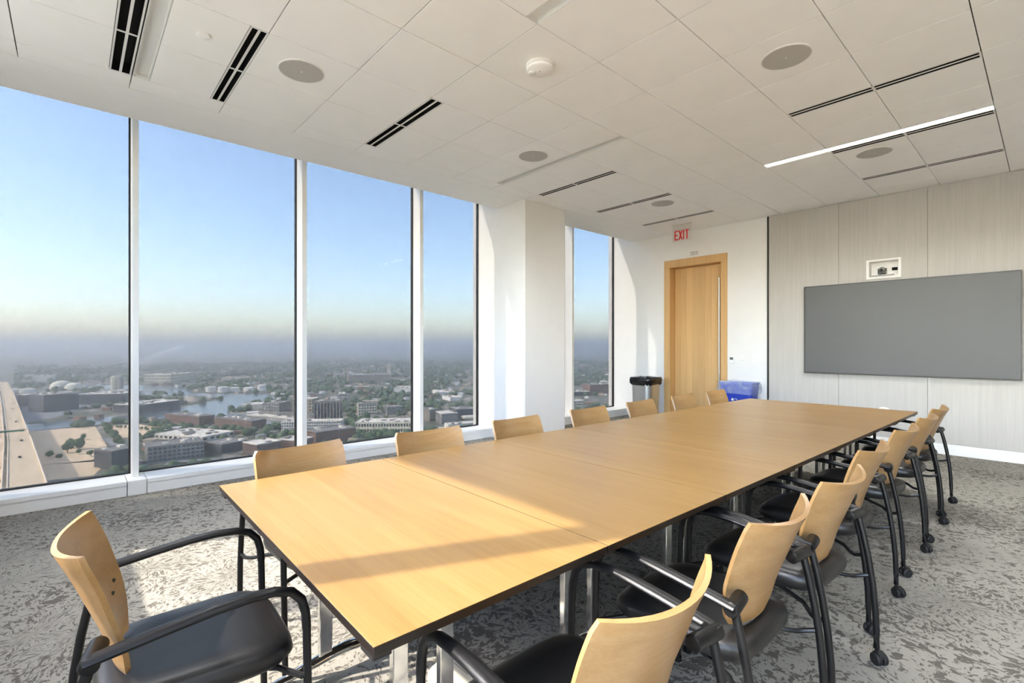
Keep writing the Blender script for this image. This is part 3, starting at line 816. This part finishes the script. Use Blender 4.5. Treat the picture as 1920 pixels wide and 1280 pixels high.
place(-1.747, 0.296, math.radians(-3), 'beech-backed armchair with black seat, alone at the head of the table', 'meeting chairs')
rowR = [(-0.826, 0.93, 0), (-0.841, 1.645, 0.5), (-0.829, 2.285, 2.5), (-0.886, 3.035, 1.2), (-0.888, 3.885, 2.5), (-0.884, 4.625, 2), (-0.903, 5.335, 1.5)]
rowL = [(-2.30, 0.890, -5), (-2.262, 1.595, 3), (-2.262, 2.325, 0), (-2.270, 3.125, 1), (-2.285, 3.90, -1), (-2.290, 4.68, 0), (-2.290, 5.41, 0)]
for k, (x, y, a) in enumerate(rowR):
    place(x, y, PI/2-math.radians(a), ('beech-backed armchair with black seat away from the windows, %s from the table head' % nth[k]) if k < 6 else 'beech-backed armchair away from the windows, nearest the television', 'meeting chairs')
for k, (x, y, a) in enumerate(rowL):
    place(x, y, -PI/2-math.radians(a), ('beech-backed armchair on the window side, %s from the table head' % nth[k]) if k < 6 else 'beech-backed armchair on the window side, nearest the blue bin', 'meeting chairs')

# ================================================================= the city outside
G = -150.0
def pmat(name, c, rough=0.85, var=0.12, scale=0.05):
    return plain(name, c, rough, var=var, scale=scale, spec=0.2)
CM = {'slate': pmat('slate_cladding', (0.13, 0.13, 0.135)), 'pale': pmat('pale_roofing', (0.85, 0.75, 0.60)), 'cream': pmat('cream_render', (0.850, 0.765, 0.561)),
      'brick': pmat('red_brick', (0.30, 0.175, 0.12)), 'grey': pmat('grey_concrete', (0.36, 0.335, 0.30)), 'white': pmat('white_render', (0.85, 0.79, 0.69)),
      'tan': pmat('tan_concrete', (0.544, 0.433, 0.315)), 'roof': pmat('grey_roof', (0.27, 0.245, 0.22)), 'proof': pmat('pale_roof', (0.85, 0.76, 0.62)),
      'win': plain('dark_windows', (0.068, 0.076, 0.085), 0.3), 'car': pmat('dark_cars', (0.102, 0.093, 0.085)), 'leaf': pmat('tree_leaves', (0.102, 0.145, 0.076), 0.95, 0.35, 0.15),
      'trunk': pmat('tree_bark', (0.153, 0.119, 0.085)), 'sand': pmat('bare_lot', (0.86, 0.63, 0.39), var=0.10, scale=0.02), 'asphalt': pmat('asphalt', (0.289, 0.281, 0.272)),
      'deck': None, 'steelbeam': pmat('grey_steel', (0.340, 0.340, 0.340)), 'steam': film('steam', (1.0, 1.0, 1.0), (0.95, 0.93, 0.90), 0.30)}
t = NT('highway_concrete'); co = t.coord()
nz = t.noise(t.vmath('MULTIPLY', co, (0.01, 0.25, 0.25)), 1.0, 3)
CM['deck'] = t.pbr(t.ramp(nz, (0.3, (0.68, 0.51, 0.32)), (0.7, (0.84, 0.65, 0.43))), 0.9, 0, 0.1)
t = NT('city_ground'); co = t.coord()
n1 = t.noise(co, 0.006, 5, 0.6); n2 = t.noise(co, 0.045, 4, 0.65); n3 = t.noise(co, 0.0016, 3)
f_ = t.math('ADD', t.math('MULTIPLY', n1, 0.45), t.math('MULTIPLY', n2, 0.55))
M['ground'] = t.pbr(t.ramp(f_, (0.38, (0.08, 0.095, 0.055)), (0.50, (0.18, 0.175, 0.13)), (0.56, (0.36, 0.32, 0.25)), (0.70, (0.62, 0.55, 0.44))), 0.95, 0, 0.1)
t = NT('harbour_water'); co = t.coord()
wv_ = t.noise(co, 0.12, 4, 0.6)
M['water'] = t.pbr((0.10, 0.115, 0.125), 0.16, 0, 0.5, t.bump(wv_, 0.25, 1.0))

gr = MB(); gr.v = [(-26000, -14000, G), (400, -14000, G), (400, 26000, G), (-26000, 26000, G)]; gr.f = [(0, 1, 2, 3)]; gr.sm = [False]
gr.box((-26000, -14000, G-3), (400, 26000, G-0.01))
struct(gr.obj('ground', M['ground']), 'hazy city ground far below the windows')
river = [(-1309,-118),(-1319,-66),(-1341,89),(-1357,109),(-1377,152),(-1433,206),(-1535,283),(-1572,321),(-1675,314),(-1788,236),(-1842,153),(-2338,194),(-2317,255),(-2091,292),(-1811,310),(-1712,394),(-1638,451),(-1532,451),(-1452,413),(-1348,316),(-1302,277),(-1219,261),(-1130,311),(-1010,333),(-931,392),(-888,374),(-962,283),(-1057,262),(-1125,249),(-1163,218),(-1226,181),(-1237,136),(-1225,96),(-1229,82),(-1212,-60),(-1180,-420),(-1300,-420)]
struct(MB().prism(river[::-1], G, G+0.4).obj('river', M['water']), 'grey harbour river winding past the quays')
basin = [(-2225,-95),(-2158,154),(-2191,182),(-2403,199),(-2423,100)]
struct(MB().prism(basin, G, G+0.4).obj('harbour_basin', M['water']), 'far harbour basin in haze')
for nm, poly, lab in (('gravel_lot', [(-1206,-60),(-1204,33),(-909,41),(-905,61),(-828,48),(-858,-40)], 'bare sandy lot beside the river'),
                      ('gravel_lot', [(-850,-40),(-850,42),(-747,19),(-760,-40)], 'bare sandy lot beside the street'),
                      ('car_park', [(-1189,49),(-1182,95),(-1100,121),(-1074,142),(-1021,105),(-1023,52)], 'sandy car park before the low white roofed building')):
    struct(MB().prism(poly if nm != 'x' else poly, G, G+0.5).obj(nm, CM['sand']), lab)
struct(MB().prism([(-1040,36),(-1030,47),(-780,72),(-700,66),(-700,54),(-790,58)], G, G+0.6).obj('street', CM['asphalt']), 'grey street beside the sandy lots')
struct(MB().prism([(-795,70),(-690,250),(-680,244),(-780,66)], G, G+0.6).obj('street', CM['asphalt']), 'street lined with parked cars')
struct(MB().prism([(-2035,-330),(-2050,180),(-1850,170),(-1830,110),(-1420,-20),(-1345,-60),(-1330,-330)], G, G+0.5).obj('dock_yard', CM['asphalt']), 'dark rail yard along the quay')

# elevated highway
hw = thing('highway_bridge', 'wide pale elevated highway with cars below the nearest window', 'highway', (0, 0, 0))
ZD = -112.0
def ribbon(mb, left, right, z, th):
    for k in range(len(left)-1):
        a, b, c, d = left[k], right[k], right[k+1], left[k+1]
        i = len(mb.v)
        mb.v += [(p[0], p[1], z) for p in (a, b, c, d)]+[(p[0], p[1], z+th) for p in (a, b, c, d)]
        for q in ((0,3,2,1),(4,5,6,7),(0,1,5,4),(1,2,6,5),(2,3,7,6),(3,0,4,7)):
            mb.f.append(tuple(i+n_ for n_ in q)); mb.sm.append(False)
    return mb
hr = [(-420,-6),(-559,-15),(-834,-36),(-1029,-52),(-1336,-76),(-1700,-106),(-2200,-150)]
hm = [(-420,-30),(-559,-37),(-834,-55),(-1029,-70),(-1336,-94),(-1700,-124),(-2200,-168)]
hl = [(-420,-52),(-559,-57),(-834,-73),(-1029,-88),(-1336,-112),(-1700,-142),(-2200,-186)]
ribbon(MB(), hr, [(p[0], p[1]-1.5) for p in hm], ZD-2.5, 2.5).obj('carriageway', CM['deck'], hw)
ribbon(MB(), [(p[0], p[1]-3.5) for p in hm], hl, ZD-2.5, 2.5).obj('carriageway', CM['deck'], hw)
for src in (hr, [(p[0], p[1]-0.7) for p in hm], [(p[0], p[1]-3.9) for p in hm], hl):
    ribbon(MB(), src, [(p[0], p[1]-0.6) for p in src], ZD, 1.1).obj('barrier', CM['pale'], hw)
for k in range(1, 6):
    for src in (hr, hl):
        p, q = src[k], src[k]
        MB().box((p[0]-3, p[1]-6+(0 if src is hl else -6), G), (p[0]+3, p[1]+6+(0 if src is hl else -6), ZD-2.5)).obj('pier', CM['grey'], hw)
sgn = thing('road_sign', 'green overhead sign gantry across the pale highway', 'road sign', (-870, -66, ZD))
MB().box((-0.4, -22, 0), (0.4, -21, 8)).box((-0.4, 26, 0), (0.4, 27, 8)).box((-0.4, -22, 7.3), (0.4, 27, 8)).obj('gantry', CM['steelbeam'], sgn)
MB().box((-0.6, -18, 5.4), (-0.41, 22, 7.4)).obj('panel', pmat('sign_green', (0.05, 0.22, 0.09)), sgn)
car_me = MB().box((-2.2, -0.95, 0.3), (2.2, 0.95, 0.95)).box((-1.2, -0.85, 0.95), (1.3, 0.85, 1.5)).mesh('car', CM['car'])
random.seed(21)
for k in range(13):
    tt = [0.03, 0.1, 0.16, 0.2, 0.27, 0.31, 0.37, 0.42, 0.5, 0.56, 0.62, 0.7, 0.8][k]
    x = -480-1100*tt
    yb = lerp_tab([(480, -9), (559, -15), (834, -36), (1029, -52), (1336, -76), (1700, -106)], -x)
    y = yb-random.choice([5, 9, 13, 28.5, 32])
    o = link('car', car_me, None, (x, y, ZD), 0.08)
    tag(o, 'small dark car driving on the elevated highway', 'car', 'cars on the highway')
    o.rotation_euler = (0, 0, 0.075); o.scale = (1.25, 1.25, 1.2)
lightcar = MB().box((-2.2, -0.95, 0.3), (2.2, 0.95, 0.95)).box((-1.2, -0.85, 0.95), (1.3, 0.85, 1.5)).mesh('car', CM['white'])
for k in range(16):
    f_ = (k+0.3*random.random())/16
    o = link('car', car_me if k % 3 else lightcar, None, (-757+72*f_+6, 98+134*f_-8, G+0.6), 1.05)
    tag(o, 'small parked car in the row along the street', 'car', 'cars parked along the street')

# buildings: x, y, width, depth, height, heading, colour, label
def building(nm, x, y, w, d, h, deg, colr, label, rows=0, cols=0, roof='roof', wincol='win', extra=None, stripes=False):
    b = thing(nm, label, 'building', (x, y, G), math.radians(deg))
    MB().box((-w/2, -d/2, 0), (w/2, d/2, h)).obj('walls', CM[colr], b)
    rf = MB().box((-w/2, -d/2, h), (w/2, d/2, h+0.6))
    rf.box((-w/2, -d/2, h+0.6), (w/2, -d/2+1, h+1.4)).box((-w/2, d/2-1, h+0.6), (w/2, d/2, h+1.4)).box((-w/2, -d/2+1, h+0.6), (-w/2+1, d/2-1, h+1.4)).box((w/2-1, -d/2+1, h+0.6), (w/2, d/2-1, h+1.4))
    r_ = rf.obj('roof', CM[roof], b)
    random.seed(int(abs(x)+abs(y)))
    un = MB()
    for k in range(max(2, int(w*d/500))):
        ux, uy = random.uniform(-w*0.4, w*0.4), random.uniform(-d*0.35, d*0.35)
        s1, s2 = random.uniform(1.5, 4), random.uniform(1.5, 4)
        un.box((ux-s1, uy-s2, h+0.6), (ux+s1, uy+s2, h+random.uniform(1.8, 3.6)))
    tag(un.obj('roof_plant', CM['proof' if roof == 'roof' else 'roof'], r_), kind='stuff')
    if rows:
        wm = MB()
        for face, L, D in ((0, w, d), (1, d, w)):
            nc = cols if face == 0 else max(2, int(cols*d/w))
            for sg in (-1, 1):
                for r in range(rows):
                    for c in range(nc):
                        a = -L/2+L*(c+0.2)/nc; e = -L/2+L*(c+0.8)/nc
                        za = h*(r+(0.15 if stripes else 0.28))/rows; zb = h*(r+(0.95 if stripes else 0.82))/rows
                        q0, q1 = sorted((sg*(D/2+0.05), sg*(D/2-0.3)))
                        if face == 0: wm.box((a, q0, za), (e, q1, zb))
                        else: wm.box((q0, a, za), (q1, e, zb))
        tag(wm.obj('window_grid', CM[wincol], b), kind='stuff')
    return b
bl = [
 ('warehouse', -1569,-30,67,60,38,117,'slate','dark slate warehouse block at the quay beside the highway',2,9,'roof'),
 ('warehouse', -1749,-47,100,40,28,114,'slate','long slate warehouse with pale roof behind the quay block',0,0,'proof'),
 ('warehouse', -1682,77,100,90,26,61,'slate','wide slate warehouse with pale end wall at the basin',1,12,'proof'),
 ('storage_shed', -2897,-87,60,120,22,86,'pale','pale shed in the haze beyond the storage domes',0,0,'proof'),
 ('factory', -2446,304,108,150,36,48,'cream','cream factory block across the far basin',3,14,'proof'),
 ('dock_shed', -1425,134,106,70,18,125,'slate','low dark dock shed with pale roof on the spit',1,14,'proof'),
 ('apartment_block', -1127,171,106,30,17,23,'brick','long red brick apartments on the river bank before the harbour bend',4,18,'roof'),
 ('apartment_block', -1018,234,106,30,15,22,'brick','long red brick apartments nearer the wharf',4,18,'roof'),
 ('low_store', -951,152,102,60,7,30,'pale','low building with broad cream roof beside the car park',1,10,'proof'),
 ('office_block', -798,104,62,45,20,89,'grey','grey office block with gridded front on the street',4,12,'roof'),
 ('office_block', -788,42,30,34,22,117,'slate','dark office block at the street corner by the sandy lot',3,6,'roof'),
 ('office_block', -806,166,40,46,12,111,'slate','low dark roofed block beside the grey office',1,8,'roof'),
 ('apartment_block', -745,199,36,35,16,15,'brick','small brick apartments with striped front and pale roof by the street',4,6,'proof'),
 ('apartment_block', -750,245,41,30,14,33,'brick','small brick apartments with pale roof before the white block',4,7,'proof'),
 ('river_works', -1211,355,43,40,19,36,'grey','grey works building on the river point',3,6,'roof'),
 ('river_works', -1160,404,44,40,29,48,'tan','tan works building with flat roof on the river point',4,5,'proof'),
 ('low_store', -1301,326,46,50,10,73,'pale','pale low roof at the tip of the river point',0,0,'proof'),
 ('wharf_shed', -1073,311,143,20,6,24,'pale','long pale wharf shed over the water',1,40,'proof'),
 ('apartment_block', -874,317,100,25,19,54,'white','white apartment block with dark window grid in five bays',4,24,'proof'),
 ('office_block', -789,418,106,45,18,51,'cream','long cream building with two rows of dark windows',2,22,'proof'),
 ('apartment_block', -768,306,64,40,19,92,'brick','dark roofed brick block before the white apartments',4,14,'roof'),
 ('tower_block', -987,388,54,35,39,70,'tan','tall tan tower block with vertical stripes',1,9,'roof'),
 ('tower_block', -1014,484,39,30,24,72,'cream','pale cream tower with stepped top',4,7,'roof'),
 ('office_block', -985,532,36,36,16,78,'grey','low grey block beside the pale tower',3,6,'roof'),
 ('storage_hall', -1398,801,58,80,17,48,'white','white windowless hall among the far trees',0,0,'proof'),
 ('factory', -1932,929,164,120,30,69,'tan','broad tan factory with a clock tower over it',5,22,'roof'),
 ('clock_tower', -2045,1085,16,16,66,48,'cream','slender clock tower above the tan factory',6,2,'proof'),
 ('office_block', -799,548,32,40,20,74,'grey','grey block with pale roof in the fourth window',4,6,'proof'),
 ('office_block', -837,616,45,50,19,69,'slate','dark wide block behind the pale low hall',4,9,'roof'),
 ('storage_hall', -772,604,60,26,10,68,'cream','pale low hall with row of dark doors',1,16,'proof'),
 ('office_block', -853,543,23,40,22,89,'tan','striped tan block beside the grey block',5,5,'roof'),
 ('storage_hall', -1286,870,55,90,8,66,'white','flat white roofed hall in the middle distance',0,0,'proof'),
 ('storage_hall', -1126,788,30,60,9,77,'white','small white roofed hall nearer the column',0,0,'proof'),
 ('storage_hall', -733,552,86,24,7,74,'white','wide white roof just above the sill of the fourth window',0,0,'proof'),
 ('apartment_block', -751,868,48,30,23,70,'cream','cream gridded apartments low in the narrow window',4,9,'proof'),
 ('office_block', -965,1229,66,60,30,63,'brick','brown brick block in the narrow window',4,9,'roof'),
 ('office_block', -945,1296,30,40,36,88,'cream','yellow lit block at the edge of the narrow window',5,5,'roof'),
 ('office_block', -984,1160,56,60,11,65,'slate','low dark block in the narrow window',1,8,'proof')]
for row in bl:
    b = building(*row[:9], rows=row[9], cols=row[10], roof=row[11], stripes=(row[8].startswith('tall tan') or 'striped' in row[8]))
# tanks, domes, silos, pile, crane
for k, (x, y, r, h) in enumerate([(-1845,339,15,17),(-1807,367,16,17),(-1812,401,14,13),(-1791,440,18,12),(-1785,476,13,18),(-2257,-131,14,10),(-2209,-104,19,12)]):
    t_ = thing('storage_tank', 'round white storage tank on the far river bank' if k < 5 else 'round white storage tank beyond the warehouses near the highway', 'tank', (x, y, G), 0, 'white tanks across the river' if k < 5 else 'white tanks beyond the warehouses')
    MB().lathe([(r, 0), (r, h)], n=24).obj('shell', CM['white'], t_)
    MB().lathe([(r, h), (r*0.6, h+1.5), (r*0.05, h+2.2)], n=24).obj('roof', CM['proof'], t_)
for (x, y, r, h, lab) in ((-2409,-27,31,25,'larger peach storage dome in haze'), (-2262,7,26,24,'smaller peach storage dome beside the larger one')):
    t_ = thing('storage_dome', lab, 'storage dome', (x, y, G))
    MB().lathe([(r, 0), (r*0.97, h*0.3), (r*0.85, h*0.6), (r*0.6, h*0.85), (r*0.3, h*0.97), (0.5, h)], n=24).obj('shell', CM['cream'], t_)
    MB().lathe([(r*1.02, 0), (r*1.02, 2)], n=24).obj('ring_wall', CM['pale'], t_)
sl = thing('grain_silo', 'pair of tall pale silos beyond the wide warehouse', 'silo', (-2136, 116, G))
for dx, dy in ((-6, -8), (6, 8)): MB().lathe([(9, 0), (9, 44), (7, 46)], c=(dx, dy, 0), n=18).obj('cylinder', CM['cream' if dx < 0 else 'grey'], sl)
pl_ = tag(MB().lathe([(22, 0), (14, 5.5), (6, 11), (0.4, 13.5)], n=20).obj('gravel_pile', CM['tan'], None, (-1585, 246, G)), 'cone of brown gravel on the river spit', 'pile')
cr_ = thing('dock_crane', 'thin dark dock crane with slanted jib on the spit', 'crane', (-1690, 232, G))
MB().tube([(-5, -5, 0), (0, 0, 20)], 0.7, 6).tube([(5, -5, 0), (0, 0, 20)], 0.7, 6).tube([(-5, 5, 0), (0, 0, 20)], 0.7, 6).tube([(5, 5, 0), (0, 0, 20)], 0.7, 6).obj('legs', CM['slate'], cr_)
MB().tube([(0, 0, 18), (-12, -22, 40)], 0.9, 6).obj('jib', CM['slate'], cr_)
MB().box((-3, -3, 18), (3, 3, 23)).obj('cabin', CM['slate'], cr_)
stm = thing('steam_plume', 'white steam plume drifting over the far shore', 'steam', (-3600, 270, G))
random.seed(5)
for k in range(12):
    f_ = k/11
    mb = MB(); r = 14+34*f_
    mb.lathe([(r*math.sin(PI*j/8)+0.1, -r*math.cos(PI*j/8)) for j in range(9)], c=(-60*f_+random.uniform(-10, 10), 240*f_+random.uniform(-10, 10), 40+70*f_+random.uniform(-8, 8)), n=12)
    mb.obj('puff', CM['steam'], stm)

# trees: the ones standing apart are things, the woods are stuff
def blob(mb, c, r, h, n=7):
    prof = [(0.45, 0.0), (0.95, 0.28), (1.0, 0.5), (0.75, 0.8), (0.25, 1.0)]
    i0 = len(mb.v); m = len(prof)
    for a, z in prof:
        for j in range(n):
            th_a = 2*PI*j/n+z
            q = random.uniform(0.82, 1.15)
            mb.v.append((c[0]+a*r*q*math.cos(th_a), c[1]+a*r*q*math.sin(th_a), c[2]+h*(z+random.uniform(-0.05, 0.05))))
    for k in range(m-1):
        for j in range(n):
            mb.f.append((i0+k*n+j, i0+k*n+(j+1)%n, i0+(k+1)*n+(j+1)%n, i0+(k+1)*n+j)); mb.sm.append(True)
    mb.f.append(tuple(i0+(m-1)*n+j for j in range(n))); mb.sm.append(True)
random.seed(31)
crowns = []
for k in range(4):
    mb = MB()
    for q in range(4): blob(mb, (random.uniform(-1.6, 1.6), random.uniform(-1.6, 1.6), 2.0+random.uniform(-0.4, 1.2)), random.uniform(2.2, 3.0), random.uniform(4.0, 6.0), 8)
    crowns.append(mb.mesh('crown', CM['leaf'], 80))
trunk_me = MB().cyl((0, 0, 0), (0, 0, 3.5), 0.35, 6).mesh('trunk', CM['trunk'])
def tree(x, y, s_, label, group):
    t_ = thing('tree', label, 'tree', (x, y, G+0.4), random.uniform(0, 6), group)
    t_.scale = (s_, s_, s_*random.uniform(0.85, 1.05))
    link('crown', random.choice(crowns), t_); link('trunk', trunk_me, t_)
for x, y, s_ in [(-968,-2,1.9),(-948,8,2.0),(-930,-4,1.8),(-1040,14,1.2),(-1190,16,1.2),(-905,8,1.0),(-880,20,1.2),(-862,34,1.1),(-868,46,0.9),(-905,-22,1.3),(-880,-12,1.0)]:
    tree(x, y, s_, 'dark green tree standing apart on the sandy lot', 'trees on the sandy lots')
for k in range(14):
    tree(-1150+k*9, 62+k*5.0+random.uniform(-2, 2), 0.8, 'small round tree in the car park rows', 'trees in the car park')
for k in range(18):
    f_ = k/17
    tree(-1195+260*f_, 44+12*f_+random.uniform(-3, 3), random.uniform(0.9, 1.5), 'dense tree in the belt between lot and car park', 'trees in the belt beside the lot')
def inside(p, poly):
    x, y = p; r = False; n = len(poly)
    for k in range(n):
        (x0, y0), (x1, y1) = poly[k], poly[(k+1) % n]
        if (y0 > y) != (y1 > y) and x < (x1-x0)*(y-y0)/(y1-y0)+x0: r = not r
    return r
LOTS = [[(-1206,-60),(-1204,33),(-909,41),(-905,61),(-828,48),(-858,-40)], [(-860,-50),(-856,52),(-700,24),(-700,-50)], [(-1189,49),(-1182,95),(-1100,121),(-1074,142),(-1021,105),(-1023,52)], [(-2035,-330),(-2050,180),(-1850,170),(-1830,110),(-1420,-20),(-1345,-60),(-1330,-330)], basin, river, [(-1215,34),(-1215,70),(-915,76),(-915,34)], [(-805,60),(-805,78),(-700,260),(-660,240),(-765,60)]]
ROUND = [(-1845,339),(-1807,367),(-1812,401),(-1791,440),(-1785,476),(-2257,-131),(-2209,-104),(-2409,-27),(-2262,7),(-2136,116),(-1585,246),(-1690,232)]
def free(x, y, m=0):
    if any((x-p[0])**2+(y-p[1])**2 < (32+m)**2 for p in ROUND): return False
    if any(inside((x, y), q) for q in LOTS): return False
    for row in bl:
        ca, sa = math.cos(math.radians(row[6])), math.sin(math.radians(row[6]))
        ux, uy = (x-row[1])*ca+(y-row[2])*sa, -(x-row[1])*sa+(y-row[2])*ca
        if abs(ux) < row[3]/2+m and abs(uy) < row[4]/2+m: return False
    if -130 < y+0.075*(-x-480)*1.02+10 < 70 and x > -2200 and y < 30: return False
    return True
woods = MB()
cnt = 0
while cnt < 5200:
    d = 620+(random.random()**1.6)*4200
    a = random.uniform(-0.06, 0.98)
    x, y = -d*math.cos(a), d*math.sin(a)
    if not free(x, y, 14): continue
    if math.sin(x*0.011+1.3)*math.sin(y*0.013+0.4)+random.uniform(-0.55, 0.55) < -0.05: continue
    s_ = random.uniform(5, 10)*(1+d/5000)
    blob(woods, (x, y, G), s_*0.8, s_*random.uniform(0.9, 1.3), 6)
    cnt += 1
tag(woods.obj('city_trees', CM['leaf'], sharp=80), 'dark green tree cover between the city buildings', 'trees', kind='stuff')
# the countless small roofs of the far city
mb = MB(); slots = []
for mi, (colr, n_) in enumerate((('white', 420), ('tan', 420), ('grey', 380), ('brick', 300))):
    cnt = 0
    while cnt < n_:
        d = 800+(random.random()**1.2)*4600
        a = random.uniform(-0.02, 0.98)
        x, y = -d*math.cos(a), d*math.sin(a)
        if not free(x, y, 18): continue
        w, dd, h = random.uniform(5, 16)*(1+d/4500), random.uniform(5, 12)*(1+d/4500), random.uniform(4, 9)
        if random.random() < 0.12: w *= 2.2; dd *= 1.6
        i = len(mb.v); mb.box((-w/2, -dd/2, 0), (w/2, dd/2, h))
        mb.move(Matrix.Translation((x, y, G)) @ Matrix.Rotation(random.choice([0.9, 0.4, 1.2, 2.0]), 4, 'Z'), i)
        slots += [mi]*6
        cnt += 1
fh = mb.obj('far_houses', CM['white'])
for colr in ('tan', 'grey', 'brick'): fh.data.materials.append(CM[colr])
fh.data.polygons.foreach_set('material_index', slots)
tag(fh, 'countless small white, tan and brick houses of the far city', 'houses', kind='stuff')

# haze lying over the city, outside the windows
hz = MB().box((-16000, -9000, G-5), (-9.0, 17000, 95))
t = NT('city_haze')
vs = t.n('VolumeScatter', {'Color': (1.0, 0.955, 0.89), 'Density': 1/4200.0, 'Anisotropy': 0.38})
t.t.links.new(vs.outputs[0], t.out.inputs['Volume'])
ho = hz.obj('haze', t.m)
tag(ho, 'pale haze lying over the city', 'haze', kind='stuff')
